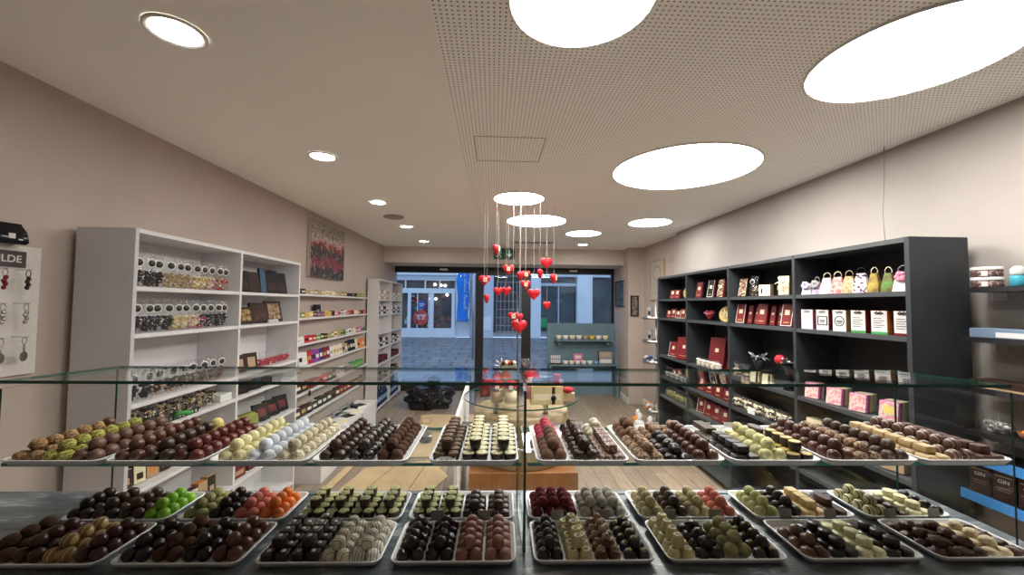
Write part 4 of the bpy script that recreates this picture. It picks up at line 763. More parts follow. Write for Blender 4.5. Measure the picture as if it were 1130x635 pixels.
GB = [('small white gift bag with lilac bow, far end of the top right shelf', 0.06, 0.075, pm('bagwhite', (0.68, 0.66, 0.66)), lilac, False, lilac), ('dark purple gift bag with grey bow beside the lilac-bow bag', 0.05, 0.08, lilac, MC['grey'], True, MC['grey']), ('pale floral gift bag with round handle and purple side', 0.075, 0.10, flor, MC['cream'], True, None), ('gift bag with red diamond pattern and light handle', 0.075, 0.10, diamonds, MC['cream'], True, None), ('gold patterned gift bag right of the red diamond bag', 0.07, 0.10, gdots, MC['tan'], True, None), ('gift bag with black dots next to the yellow one', 0.075, 0.11, dots, MC['black'], True, None), ('tall ochre yellow gift bag on the top right shelf', 0.055, 0.105, pm('ochre', (0.40, 0.30, 0.05), c2=(0.12, 0.07, 0.03), scale=30), MC['cream'], True, None), ('green and brown gift bag right of the yellow one', 0.055, 0.10, pm('bag_green', (0.10, 0.22, 0.05), c2=(0.10, 0.05, 0.02), scale=30), MC['cream'], True, None), ('white gift bag with big pink flower, near end of top right shelf', 0.08, 0.10, pm('bagwhite', (0.68, 0.66, 0.66)), MC['grey'], True, MC['pink'])]
for i, (lab, w_, h_, m_, s_, hd, fl) in enumerate(GB): gift_bag(lab, 2.588-i*0.0785, 1.675, w_, h_, m_, s_, hd, fl)
sidec = ['pink', 'burgundy', 'gold', 'burgundy', 'orange', 'burgundy']; bands = [None, None, None, 'green', 'green', 'burgundy']; pr = ['pink print', 'square black print', 'round black print', 'small bow and green foot', 'dark bow and green foot', 'dark bow and red foot']
for i in range(6):
    y = 2.575-i*0.124
    t = pack('paper_bag', 'white paper pack with %s, %s from the left, second right shelf' % (pr[i], ORD[i]), 'paper bag', (RX-0.005, y, 1.4526), 0.068, 0.055, 0.125, MC['white'], MC[sidec[i]], 0, R(-66), None, r=0.001)
    g = M(); inkm = MC['pink'] if i == 0 else MC['black']
    if i == 1:
        for a in ((-0.028, -0.022, 0.03, 0.085), (0.022, 0.028, 0.03, 0.085), (-0.028, 0.028, 0.03, 0.036), (-0.028, 0.028, 0.080, 0.086), (-0.015, 0.015, 0.055, 0.062), (-0.015, 0.01, 0.045, 0.05)): g.box(a[0], a[1], -0.0287, -0.0277, a[2], a[3])
    elif i == 2:
        g.loops([[(0.026*math.cos(2*PI*k/24), -0.0289, 0.06+0.030*math.sin(2*PI*k/24)) for k in range(24)], [(0.021*math.cos(2*PI*k/24), -0.0289, 0.06+0.025*math.sin(2*PI*k/24)) for k in range(24)]], 0, False, False, False); g.box(-0.016, 0.016, -0.0287, -0.0277, 0.055, 0.062).box(-0.012, 0.012, -0.0287, -0.0277, 0.045, 0.05)
    else:
        for k in range(5): g.box(-0.024, 0.010+0.012*((k*3) % 2), -0.0287, -0.0277, 0.035+k*0.012, 0.038+k*0.012)
    g.build('print', inkm, t)
    if bands[i]: M().box(-0.0335, 0.0335, -0.0289, -0.0277, 0.001, 0.014).build('foot_band', MC[bands[i]], t)
    g = M()
    for s in (-1, 1): g.tube([(0, -0.028, 0.112), (s*0.008, -0.034, 0.121), (s*0.018, -0.030, 0.113), (s*0.008, -0.030, 0.107), (0, -0.028, 0.112)], 0.0028, 6)
    g.build('bow', MC['grey'] if i < 3 else MC['dark brown'], t)
pinkp = pm('pink_floral', (0.60, 0.22, 0.29), c2=(0.62, 0.50, 0.42), scale=60, contrast=(0.45, 0.55)); sq_y = pm('yellow_square', (0.66, 0.52, 0.15))
for gi, y in enumerate((2.55, 2.38, 2.22, 2.04)):
    for k, c in enumerate(('pink', 'purple', 'tan', 'olive green', 'grey')[:5 if gi else 3]):
        lab = ('pink floral flat box in front of its row, %s from the left, third right shelf' % ORD[gi]) if k == 0 else '%s flat box standing behind the %s pink floral box, third right shelf' % (c, ORD[gi])
        pack('flat_box', lab, 'box', (RX-0.02+k*0.0205, y+k*0.0075, 1.0106), 0.082, 0.018, 0.098, pinkp if k == 0 else MC[c], MC[c], 8, R(-70), [(0, 0.035, 0.04, 0.04, sq_y)] if (k == 0 and gi == 3) else None)
for i in range(4): pack('paper_bag', 'pale pack standing in the near right bay, %s from left, fourth shelf' % ORD[i], 'paper bag', (RX, 2.54-i*0.17, 0.7605), 0.10, 0.06, 0.12, MC[['cream', 'white', 'green', 'tan'][i]], MC['tan'], 4, R(-75), [(0, 0.03, 0.05, 0.04, MC['gold'])])
# second bay
artb = pm('art_brown', (0.12, 0.05, 0.03), c2=(0.60, 0.48, 0.35), scale=60, contrast=(0.5, 0.6))
pack('chocolate_box', 'tall brown box with nut picture, left on top shelf of second right bay', 'box', (RX, 3.30, 1.6756), 0.07, 0.02, 0.15, artb, MC['dark brown'], 12, R(-72), [(0.033, 0.002, 0.003, 0.146, MC['cream'])])
cello_bag('brown cellophane bag between the nut box and cream box', (RX+0.02, 3.16, 1.6755), R(-75), ('dark brown', 'tan'), w=0.07, h=0.16)
pack('gift_box', 'small cream box with black stamp on top shelf of second right bay', 'box', (RX, 3.00, 1.6756), 0.085, 0.05, 0.085, MC['cream'], MC['tan'], 0, R(-62), [(-0.02, 0.02, 0.012, 0.035, MC['black'])])
t = pack('gift_box', 'tall cream box with curled cream ribbon, near end of second right bay', 'box', (RX, 2.80, 1.6756), 0.07, 0.045, 0.135, MC['cream'], MC['tan'], 4, R(-60))
g = M()
for k in range(7): a = k*0.9; g.tube([(0, -0.03, 0.08), (0.03*math.cos(a), -0.04, 0.08+0.03*math.sin(a)), (0.05*math.cos(a+0.4), -0.035, 0.08+0.055*math.sin(a+0.4))], 0.0035, 5)
g.build('ribbon', MC['cream'], t)
k = 0
for gi, (y, n) in enumerate(((3.33, 4), (3.06, 4), (2.79, 2))):
    for j in range(n):
        red_box(j, y-j*0.049-(0.022 if j else 0), 1.452, 0.085 if j == 0 else 0.044, 0.165-0.012*(j > 0), ('burgundy box fronting the %s group, second shelf of second right bay' % ORD[gi]) if j == 0 else '%s box behind the front of the %s burgundy group, second bay' % (ORD[j], ORD[gi]), framed=(j == 0 and gi != 1), x=RX+0.026*j+(0.0 if j == 0 else 0.012))
silver = mat('silver_foil', (0.22, 0.23, 0.25), 0.3, metal=0.8)
for (nm, lab, y, red) in (('bouquet', 'silver wrapped bouquet without red, third shelf of second right bay', 3.13, False), ('bouquet', 'silver wrapped bouquet with red heart, third shelf of second right bay', 2.80, True)):
    t = thing(nm, lab, 'bouquet', (RX+0.02, y, 1.0105)); g = M()
    g.lathe([(0.035, 0), (0.030, 0.05), (0.022, 0.11), (0.045, 0.17)], 14, lobes=5, amp=0.15).build('wrapping', MC['black'], t)
    g = M(); rq = random.Random(int(y*100))
    for k in range(16):
        a = rq.uniform(0, 6.28); l = rq.uniform(0.04, 0.09); g.tube([(0, 0, 0.17), (l*0.5*math.cos(a), l*0.5*math.sin(a), 0.19), (l*math.cos(a), l*math.sin(a), 0.17+rq.uniform(0, 0.06))], 0.006, 5)
    g.build('foil_ribbons', silver, t)
    if red: sph(0.035, 0.035, 0.035, 0.15, 3, 2).build('red_rose', MC['red'], t, loc=(-0.03, 0.05, 0.17))
cg = 0
for i, (y, c) in enumerate(((3.33, 'tan'), (3.22, 'dark brown'), (3.10, 'cream'), (2.96, 'cream'))):
    if c == 'cream': pack('gift_box', 'cream box with black ribbon, %s one at front of third shelf, second right bay' % ('left' if i == 2 else 'right'), 'box', (RX-0.045, y-0.02, 1.0106), 0.070, 0.03, 0.085, MC['cream'], MC['gold'], 8, R(-65), [(0.02, 0.002, 0.018, 0.08, MC['black'])])
    else: cello_bag('clear bag of %s nuts, third shelf of second right bay' % c, (RX-0.03, y, 1.0105), R(-70), (c, 'cream'), w=0.08, h=0.12, sticker=False)
for i in range(5): cello_bag('clear bag of pale truffles, %s from left, lower shelf of second right bay' % ORD[i], (RX-0.02, 3.33-i*0.13, 0.7605), R(-75), ('cream', 'dark brown'), w=0.11, d=0.08, h=0.10, sticker=False, fill=0.65)
card_o = M().box(-0.035, 0.035, -0.001, 0.001, 0, 0.05).build('price_card', card_m, loc=(2.006, 3.12, 0.7605), rz=R(-80)); tag(card_o, 'white price card before the bags of pale truffles', 'price card')
# third bay
red_box(0, 4.02, 1.675, 0.075, 0.16, 'burgundy box with pale picture, left on top shelf of third right bay')
red_box(1, 3.80, 1.675, 0.075, 0.17, 'black box with white frame, top shelf of third right bay', framed=True, m=MC['black'])
red_box(2, 3.63, 1.675, 0.07, 0.165, 'gold patterned tall box, top shelf of third right bay', m=artb)
red_box(3, 3.52, 1.675, 0.06, 0.12, 'short burgundy box, near end of third right bay top shelf', x=RX+0.03)
ht = thing('heart_box', 'dark red heart-shaped box on second shelf of third right bay', 'box', (RX+0.01, 3.83, 1.453), R(-70))
def heart_loops(w_, t_, n=40, k=5, cz=0):
    def hp(a): return (16*math.sin(a)**3/32*w_, (13*math.cos(a)-5*math.cos(2*a)-2*math.cos(3*a)-math.cos(4*a))/32*w_)
    ls = []
    for j in range(-k, k+1):
        f = j/k; s = max(math.sqrt(max(0, 1-abs(f)**2.2)), 0.02)
        ls.append([(hp(2*PI*i/n)[0]*s, f*t_/2, cz+hp(2*PI*i/n)[1]*s+0.08*w_*(1-s)) for i in range(n)])
    return ls
M().loops(heart_loops(0.11, 0.05, cz=0.063)).build('box', MC['burgundy'], ht); M().tube([(-0.05, -0.02, 0.08), (0, -0.03, 0.065), (0.05, -0.02, 0.08)], 0.004, 6).build('ribbon', MC['pink'], ht)
def platter(lab, y, z, r_):
    t = thing('round_platter', lab, 'plate', (RX+0.02, y, z+0.001), R(-68)); g = M()
    g.lathe([(r_*0.3, 0), (r_, 0.006), (r_, 0.010), (r_*0.85, 0.010), (r_*0.8, 0.005), (0.002, 0.006)], 32); g.build('plate', MC['gold'], t, loc=(0, 0, r_*0.97), rx=R(78))
    g = M()
    for k in range(12): a = k*0.9; g.tube([(r_*0.7*math.cos(a), -0.014, r_*0.97+r_*0.7*math.sin(a)), (r_*0.3*math.cos(a+2), -0.016, r_*0.97+r_*0.3*math.sin(a+2))], 0.003, 5)
    g.build('ornament', MC['cream'], t)
platter('round gold plate on second shelf of third right bay', 3.56, 1.452, 0.072); platter('round gold plate on top shelf of far right bay', 4.27, 1.675, 0.065)
red_box(0, 3.83, 1.010, 0.16, 0.28, 'tall burgundy box, third shelf of third right bay', d=0.05, rz=-65, x=RX+0.07)
red_box(1, 3.54, 1.010, 0.12, 0.25, 'burgundy box at the near end, third shelf of third right bay', d=0.05, rz=-65, x=RX+0.07)
for i in range(5): cello_bag('white frilled cellophane pack, %s from left, third shelf of third bay' % ORD[i], (RX-0.050, 3.93-i*0.085, 1.0105), R(-85), ('white', 'cream'), w=0.07, d=0.03, h=0.09, sticker=False, fill=0.7)
for i in range(4): red_box(i, 3.98-i*0.15, 0.76, 0.10, 0.10, 'low burgundy box, %s from left, fourth shelf of third right bay' % ORD[i], lean=8)
for i in range(4): red_box(i, 4.0-i*0.14, 0.54, 0.10, 0.14, 'burgundy box, %s from left, fifth shelf of third right bay' % ORD[i], framed=(i == 0))
for i in range(4): pack('dark_box', 'dark pack, %s from left, fifth shelf of second right bay' % ORD[i], 'box', (RX, 3.28-i*0.16, 0.5405), 0.11, 0.06, 0.10, MC['dark brown'], MC['black'], 6, R(-75), [(0, 0.03, 0.05, 0.03, MC['tan'])])
# far bay
for i in range(2): red_box(i, 4.62-i*0.12, 1.675, 0.085, 0.10, '%s burgundy box with cream seal, top shelf of far right bay' % ('left' if i == 0 else 'right'))
for i in range(4): red_box(i, 4.72-i*0.12, 1.452, 0.085, 0.09+0.02*(i % 2), 'small burgundy box, %s from left, second shelf of far right bay' % ORD[i], framed=i > 1)
red_box(0, 4.62, 1.010, 0.14, 0.17, 'framed burgundy box, left on third shelf of far right bay', d=0.03, framed=True); red_box(1, 4.36, 1.010, 0.19, 0.24, 'large burgundy box, right on third shelf of far right bay', d=0.04, rz=-65)
for i in range(5): cello_bag('clear bag of white sweets, %s from left, fourth shelf of far right bay' % ORD[i], (RX, 4.74-i*0.12, 0.7605), R(-75), ('white', 'grey'), w=0.09, h=0.12, sticker=False)
for i in range(5): cello_bag('clear bag of olive sweets, %s from left, fifth shelf of far right bay' % ORD[i], (RX, 4.74-i*0.12, 0.5405), R(-75), ('olive green', 'tan'), w=0.09, h=0.13, sticker=False)
# wire from the ceiling to the dark unit
tag(M().tube([(2.30, 2.28, H-0.006), (2.265, 2.25, 2.35), (2.22, 2.22, 2.12), (2.16, 2.15, 1.942)], 0.0025, 6).build('wire', mat('grey_wire', (0.25, 0.22, 0.2), 0.6)), 'thin grey wire hanging from the ceiling to the dark shelving unit', 'wire')
# ---------------------------------------------------------------- boards on the right wall, nearest the counter
blkb = mat('black_board', (0.018, 0.018, 0.020), 0.4); blue_m = mat('blue_board', (0.05, 0.25, 0.62), 0.4)
BN = ['top', 'second', 'third', 'fourth']
for i, z in enumerate((1.690, 1.462, 1.232, 1.035)):
    t = thing('wall_shelf', '%s short black wall shelf at the right edge' % BN[i], 'shelf', (2.28, 1.48, z), 0, 'short black wall shelves')
    M().box(-0.085, 0.088, -0.38, 0.345, -0.022, 0).build('board', blkb, t)
    for y in (-0.3, 0.31): M().box(0.02, 0.088, y-0.01, y+0.01, -0.06, -0.0225).build('bracket', wm, t)
for i, (z, ph) in enumerate(((0.752, 'lower'), (0.925, 'upper'))):
    t = thing('blue_edged_shelf', '%s blue-edged wall shelf by the dark drink boxes' % ph, 'shelf', (2.28, 1.45, z), 0)
    M().box(-0.080, 0.088, -0.40, 0.40, -0.03, 0).build('board', blkb, t); M().box(-0.090, -0.0805, -0.40, 0.40, -0.035, 0.006).build('blue_edge', blue_m, t)
def text(parent, s, size, loc, rot, m, ext=0.0004, name='lettering'):
    c = bpy.data.curves.new(name, 'FONT'); c.body = s; c.size = size; c.extrude = ext; c.align_x = 'CENTER'; c.align_y = 'CENTER'; c.offset = size*0.012; c.materials.append(m)
    tmp = bpy.data.objects.new(name, c); COL.objects.link(tmp); bpy.context.view_layer.update(); me = bpy.data.meshes.new_from_object(tmp.evaluated_get(bpy.context.evaluated_depsgraph_get())); bpy.data.objects.remove(tmp)
    o = bpy.data.objects.new(name, me); COL.objects.link(o); o.parent = parent; o.location = loc; o.rotation_euler = rot; return o
gin = pm('gin_box', (0.045, 0.022, 0.02), 0.5)
for i in range(5):
    t = thing('drink_box', 'dark brown box lettered GIN, %s from the left on the blue-edged shelf' % ORD[i], 'box', (2.262, 1.808-i*0.088, 0.7525), R(-80), 'GIN boxes')
    rbox(M(), 0.036, 0.035, 0.125, 0.002).build('box', gin, t)
    text(t, 'GIN', 0.022, (0, -0.0356, 0.085), (R(90), 0, 0), MC['white'])
    M().box(-0.026, 0.026, -0.0358, -0.035, 0.055, 0.057).box(-0.02, 0.02, -0.0358, -0.035, 0.045, 0.0465).box(-0.028, 0.028, -0.0358, -0.035, 0.105, 0.109).build('small_print', MC['tan'], t)
tinm = pm('tin_print', (0.09, 0.05, 0.045), c2=(0.35, 0.25, 0.22), scale=90, contrast=(0.52, 0.6))
pos = 0
for (y, k) in ((1.772, 0), (1.772, 1), (1.50, 0), (1.50, 1)):
    pn = 'left' if y > 1.6 else 'right'
    t = thing('jar', '%s flat printed jar with white lid, %s stack on top black shelf' % (('lower', 'upper')[k], pn), 'jar', (2.262, y, 1.6905+k*0.047), 0, 'flat jars on the top black shelf')
    M().lathe([(0.048, 0), (0.050, 0.003), (0.050, 0.031)], 32).build('body', tinm, t); M().lathe([(0.0515, 0.0312), (0.0520, 0.034), (0.0520, 0.044), (0.050, 0.0462)], 32).build('lid', wm, t)
    M().box(-0.018, 0.002, -0.004, 0.004, 0.004, 0.026).build('emblem', MC['white'], t, loc=(-0.0405, -0.033, 0), rz=R(-50))
t = thing('candle_jar', 'small turquoise glass jar with white top between the jar stacks', 'jar', (2.255, 1.655, 1.6905))
M().lathe([(0.022, 0), (0.026, 0.004), (0.026, 0.042), (0.022, 0.046)], 24).build('body', pm('turquoise', (0.05, 0.30, 0.38), 0.2), t)
M().lathe([(0.020, 0.0462), (0.024, 0.055), (0.023, 0.075), (0.012, 0.088)], 24).build('top', pm('milky', (0.55, 0.58, 0.56), 0.2), t)
pack('flat_carton', 'flat grey-blue carton with white label on second black shelf', 'box', (2.262, 1.655, 1.4625), 0.30, 0.11, 0.042, pm('greyblue', (0.17, 0.24, 0.33)), pm('greyblue', (0.17, 0.24, 0.33)), 0, R(-90), [(0.03, 0.005, 0.16, 0.022, MC['white']), (0.135, 0.001, 0.012, 0.04, MC['black'])])
pack('flat_carton', 'flat pink carton right of the grey-blue one', 'box', (2.262, 1.43, 1.4625), 0.12, 0.11, 0.042, MC['pink'], MC['pink'], 0, R(-90), [(-0.05, 0.001, 0.012, 0.04, MC['black'])])
pack('flat_carton', 'long dark brown carton with tan base on third black shelf', 'box', (2.262, 1.66, 1.2325), 0.30, 0.11, 0.040, MC['dark brown'], MC['dark brown'], 0, R(-86), [(0, 0.002, 0.28, 0.010, MC['tan'])])
pack('box', 'short dark box beside the long brown carton', 'box', (2.255, 1.45, 1.2325), 0.07, 0.08, 0.05, MC['dark brown'], MC['black'], 0, R(-88), [(0, 0.012, 0.04, 0.018, MC['tan'])])
cello_bag('crumpled clear bag of greyish sweets on fourth black shelf', (2.25, 1.74, 1.0355), R(-70), ('grey', 'white'), w=0.10, d=0.07, h=0.10, sticker=False)
t = thing('bowl', 'brown-orange bowl beside the crumpled bag, fourth black shelf', 'bowl', (2.25, 1.62, 1.0355)); M().lathe([(0.02, 0), (0.042, 0.02), (0.048, 0.04), (0.044, 0.04), (0.035, 0.02)], 24).build('shell', pm('bowl_brown', (0.22, 0.09, 0.05), 0.3), t); M().lathe([(0.04, 0.034), (0.03, 0.045), (0.002, 0.05)], 20).build('contents', MC['orange'], t)
pack('tag_card', 'white card with red corner above the brown bowl', 'card', (2.262, 1.52, 1.0355), 0.06, 0.012, 0.075, MC['white'], MC['white'], 4, R(-88), [(-0.022, 0.05, 0.014, 0.02, MC['red'])])

# ---------------------------------------------------------------- left wall: key ring board, bag, painting
kb = thing('key_ring_board', 'white wall board with rows of hooks and a dark name sign, left edge', 'display board', (lwx(1.62)+0.012, 1.60, 1.28), R(-1.6))
M().box(-0.010, 0.010, -0.30, 0.255, 0, 0.535).build('board', mat('board_white', (0.66, 0.63, 0.58), 0.6, c2=(0.62, 0.59, 0.54), scale=60), kb)
sg = M().box(0.0102, 0.014, -0.20, 0.197, 0.445, 0.512).build('name_sign', mat('sign_brown', (0.06, 0.04, 0.045), 0.5), kb)
text(sg, 'ILDE', 0.041, (0.0146, 0.140, 0.478), (R(90), 0, R(90)), MC['white'], ext=0.0005)
for r_, zh in enumerate((0.435, 0.297, 0.160)):
    for k, y in enumerate((0.165, 0.085, 0.0, -0.08)):
        M().tube([(0.010, y, zh), (0.080, y, zh)], 0.0018, 6).build('hook', steel, kb)
KC = [['red and brown', 'dark bronze'], ['silver and white', 'grey silver'], ['round silver', 'flat silver']]
ringm = mat('ring_metal', (0.45, 0.43, 0.40), 0.3, metal=1); dkm = mat('bronze', (0.05, 0.03, 0.035), 0.4, metal=0.5)
for r_, zh in enumerate((0.435, 0.297, 0.160)):
    for k, y in enumerate((0.165, 0.085, 0.0, -0.08)):
        lab = '%s key ring, %s row, %s from the right on the hook board' % (['dark bronze', 'red and brown', 'pale', 'plain'][k] if r_ == 0 else (['grey', 'silver', 'pale', 'plain'][k] if r_ == 1 else ['flat silver', 'round silver', 'pale', 'plain'][k]), ['top', 'middle', 'bottom'][r_], ORD[k])
        t = thing('key_ring', lab, 'key ring', (lwx(1.62)+0.012+0.066, 1.60+y, 1.28+zh-0.013), R(20)); g = M()
        g.tube([(0, 0.014*math.cos(a), 0.014*math.sin(a)-0.003) for a in [2*PI*i/16 for i in range(17)]], 0.0016, 6); g.build('ring', ringm if (r_, k) != (0, 0) else dkm, t)
        g = M(); mm = [dkm, MC['burgundy'], MC['grey'], ringm][k] if r_ == 0 else ringm
        if r_ < 2:
            for j in range(4): q = sph(0.007, 0.010-0.001*j, 0.009, 0.35, 3, j+k+r_*5, sub=2); g.add([(p[0], p[1]+0.004*(-1)**j, p[2]-0.032-j*0.013) for p in q.v], q.f, 0, True)
        else: g.tube([(0, 0, -0.016), (0, 0, -0.050)], 0.004, 6); g.loops([[(s, 0.020*math.cos(a), 0.020*math.sin(a)-0.066) for a in [2*PI*i/20 for i in range(20)]] for s in (-0.002, 0.002)], 0, False)
        g.build('pendant', mm, t)
t = thing('gift_pouch', 'glossy black pouch standing on top of the white hook board', 'bag', (lwx(1.72)+0.045, 1.705, 1.815), R(80))
M().loops([rr(w_, d_, 0.008, z_) for w_, d_, z_ in ((0.050, 0.026, 0), (0.058, 0.030, 0.01), (0.056, 0.022, 0.05), (0.048, 0.008, 0.078), (0.044, 0.003, 0.085))], 0, True).build('pouch', pm('gloss_black', (0.01, 0.01, 0.012), 0.12), t)
g = M().box(-0.008, 0.012, -0.0285, -0.0262, 0.022, 0.042).box(0.022, 0.036, -0.0285, -0.0262, 0.016, 0.022); g.build('emblem', MC['white'], t)
def painting():
    m, N, L = nt('painting_canvas'); out = N.new('ShaderNodeOutputMaterial'); b = N.new('ShaderNodeBsdfPrincipled'); L.new(b.outputs[0], out.inputs[0]); b.inputs['Roughness'].default_value = 0.6
    tc = N.new('ShaderNodeTexCoord'); se = N.new('ShaderNodeSeparateXYZ'); L.new(tc.outputs['Object'], se.inputs[0])
    n1 = N.new('ShaderNodeTexNoise'); n1.inputs['Scale'].default_value = 7; n1.inputs['Detail'].default_value = 6; n1.inputs['Roughness'].default_value = 0.8; L.new(tc.outputs['Object'], n1.inputs[0])
    a = N.new('ShaderNodeMath'); a.operation = 'MULTIPLY_ADD'; L.new(n1.outputs['Fac'], a.inputs[0]); a.inputs[1].default_value = 0.55; sb = N.new('ShaderNodeMath'); sb.operation = 'SUBTRACT'; sb.inputs[1].default_value = 0.12; L.new(se.outputs['Z'], sb.inputs[0]); L.new(sb.outputs[0], a.inputs[2])
    r = N.new('ShaderNodeValToRGB'); L.new(a.outputs[0], r.inputs[0]); e = r.color_ramp.elements; r.color_ramp.interpolation = 'LINEAR'
    e[0].position = 0.0; e[0].color = (0.25, 0.20, 0.17, 1); e[1].position = 1.0; e[1].color = (0.42, 0.37, 0.32, 1)
    for p, c in ((0.19, (0.02, 0.03, 0.03)), (0.25, (0.02, 0.02, 0.025)), (0.31, (0.30, 0.05, 0.07)), (0.35, (0.22, 0.03, 0.05)), (0.40, (0.03, 0.03, 0.03)), (0.46, (0.05, 0.03, 0.03)), (0.50, (0.45, 0.04, 0.03)), (0.56, (0.62, 0.50, 0.42)), (0.64, (0.30, 0.25, 0.2))):
        x = e.new(p); x.color = (*c, 1)
    n2 = N.new('ShaderNodeTexNoise'); n2.inputs['Scale'].default_value = 28; n2.inputs['Detail'].default_value = 4; L.new(tc.outputs['Object'], n2.inputs[0])
    mr = N.new('ShaderNodeMapRange'); mr.inputs[1].default_value = 0.56; mr.inputs[2].default_value = 0.66; mr.inputs[4].default_value = 0.8; L.new(n2.outputs['Fac'], mr.inputs[0])
    mx = N.new('ShaderNodeMix'); mx.data_type = 'RGBA'; L.new(mr.outputs[0], mx.inputs[0]); L.new(r.outputs[0], mx.inputs[6]); mx.inputs[7].default_value = (0.40, 0.33, 0.29, 1)
    n3 = N.new('ShaderNodeTexNoise'); n3.inputs['Scale'].default_value = 40; n3.inputs['Detail'].default_value = 3; n3.inputs['Distortion'].default_value = 1; L.new(tc.outputs['Object'], n3.inputs[0])
    m3 = N.new('ShaderNodeMapRange'); m3.inputs[1].default_value = 0.52; m3.inputs[2].default_value = 0.6; m3.inputs[4].default_value = 0.75; L.new(n3.outputs['Fac'], m3.inputs[0])
    x3 = N.new('ShaderNodeMix'); x3.data_type = 'RGBA'; L.new(m3.outputs[0], x3.inputs[0]); L.new(mx.outputs[2], x3.inputs[6]); x3.inputs[7].default_value = (0.03, 0.03, 0.03, 1)
    L.new(x3.outputs[2], b.inputs['Base Color']); return m
pt = thing('painting', 'abstract red, black and beige canvas painting on the left wall', 'painting', (lwx(4.68)+0.022, 4.68, 1.865), R(-1.6))
M().box(-0.018, 0.018, -0.43, 0.43, 0, 0.60).build('stretcher', mat('canvas_edge', (0.50, 0.45, 0.40), 0.8), pt); M().box(0.0182, 0.021, -0.43, 0.43, 0.001, 0.599).build('canvas', painting(), pt)

# ---------------------------------------------------------------- right far corner
def frame(lab, cx, cy, z, w_, h_, rz, art, fm, name='framed_picture'):
    t = thing(name, lab, 'picture', (cx, cy, z), rz)
    g = M(); b_ = 0.018
    g.box(-w_/2, w_/2, -0.012, 0.012, 0, b_).box(-w_/2, w_/2, -0.012, 0.012, h_-b_, h_).box(-w_/2, -w_/2+b_, -0.012, 0.012, b_, h_-b_).box(w_/2-b_, w_/2, -0.012, 0.012, b_, h_-b_); g.build('frame', fm, t)
    M().box(-w_/2+b_, w_/2-b_, -0.004, 0.010, b_, h_-b_).build('print', art, t); return t
frame('dark framed picture on the right wall nearest the shop window', 2.218, 7.08, 1.57, 0.52, 0.46, R(-88.5), pm('night_print', (0.02, 0.03, 0.045), c2=(0.12, 0.15, 0.18), scale=12), MC['black'])
frame('small dark oval-pattern picture on the wall corner', 2.30, 6.585, 1.42, 0.13, 0.34, 0, pm('small_print', (0.35, 0.30, 0.24), c2=(0.05, 0.04, 0.04), scale=20), MC['black'])
pt = frame('pale framed certificate with round seal near the far end of the dark unit', 2.435, 5.98, 1.68, 0.52, 0.60, R(-90), pm('certificate', (0.50, 0.44, 0.36)), MC['tan'])
g = M(); g.loops([[(0.14*math.cos(2*PI*k/32), -0.006, 0.40+0.12*math.sin(2*PI*k/32)) for k in range(32)], [(0.12*math.cos(2*PI*k/32), -0.006, 0.40+0.10*math.sin(2*PI*k/32)) for k in range(32)]], 0, False, False, False)
for k in range(5): g.box(-0.16+0.02*(k % 2), 0.16-0.03*(k % 2), -0.0052, -0.0045, 0.10+k*0.035, 0.108+k*0.035)
g.build('seal', MC['grey'], pt)
t = thing('wall_ornament', 'small dried flower ornament on the wall right of the certificate', 'ornament', (2.40, 5.45, 2.18)); g = M()
for k in range(9): a = k*0.7; g.tube([(0, 0, 0), (0.02*math.cos(a), 0.04*math.cos(a), 0.05*math.sin(a)+0.05)], 0.004, 5)
g.build('stems', MC['tan'], t); M().tube([(0.03, 0, 0.03), (0.049, 0, 0.03)], 0.004).build('peg', steel, t)
# display stand with baskets
ds = thing('display_stand', 'tall metal pole stand with three baskets beside the dark unit', 'display stand', (2.10, 5.20, 0))
M().lathe([(0.16, 0), (0.16, 0.012), (0.02, 0.02)], 24).build('base', steel, ds); M().tube([(0, 0, 0.015), (0, 0, 1.66)], 0.014, 10).build('pole', steel, ds)
for z in (0.25, 0.86, 1.12, 1.42):
    M().lathe([(0.02, z), (0.17, z), (0.175, z+0.035), (0.168, z+0.035), (0.163, z+0.006), (0.02, z+0.006)], 24).build('basket', ringm, ds)
rd = random.Random(9)
def sweet(lab, x, y, z, c, grp, s=0.027):
    q = sph(s, s*0.75, s*0.6, 0.2, 2, rd.randrange(50), sub=2); n0 = len(q.v)
    for e in (-1, 1): q.lathe([(0.004, 0), (0.018, 0.006), (0.020, 0.008)], 8, c=(e*s*0.9, 0))
    o = q.build('wrapped_sweet', MC[c], loc=(x, y, z), rz=math.atan2(y-5.20, x-2.10)+rd.uniform(-0.2, 0.2)); tag(o, lab, 'sweet', grp); return o
for k in range(16):
    a = (k % 8)*0.785+0.39*(k//8); r_ = 0.105+0.012*(k % 2); c = ['navy blue', 'light blue', 'white'][k % 3]; zz = 0.876+0.046*(k//8)
    sweet('%s wrapped sweet heaped in the lower basket of the pole stand' % c, 2.10+r_*math.cos(a), 5.20+r_*math.sin(a), zz, c, c+' sweets in the lower basket')
for k in range(14):
    a = (k % 7)*0.8976+0.45*(k//7); r_ = 0.105+0.012*(k % 2); c = ['orange', 'white', 'tan'][k % 3]
    sweet('%s wrapped sweet in the floor-level basket of the pole stand' % c, 2.10+r_*math.cos(a), 5.20+r_*math.sin(a), 0.266+0.046*(k//7), c, c+' sweets in the bottom basket')
for k in range(8):
    a = k*0.785; c = ['olive green', 'tan', 'grey', 'white'][k % 4]; z = 1.127 if k < 4 else 1.427
    pack('small_pack', '%s card pack in the %s basket of the pole stand' % (c, 'middle' if k < 4 else 'top'), 'pack', (2.10+0.105*math.cos(a*2+0.4), 5.20+0.105*math.sin(a*2+0.4), z), 0.07, 0.02, 0.15, MC[c], MC['grey'], 0, a*2+0.4+R(90), [(0, 0.05, 0.04, 0.05, MC['black'])])
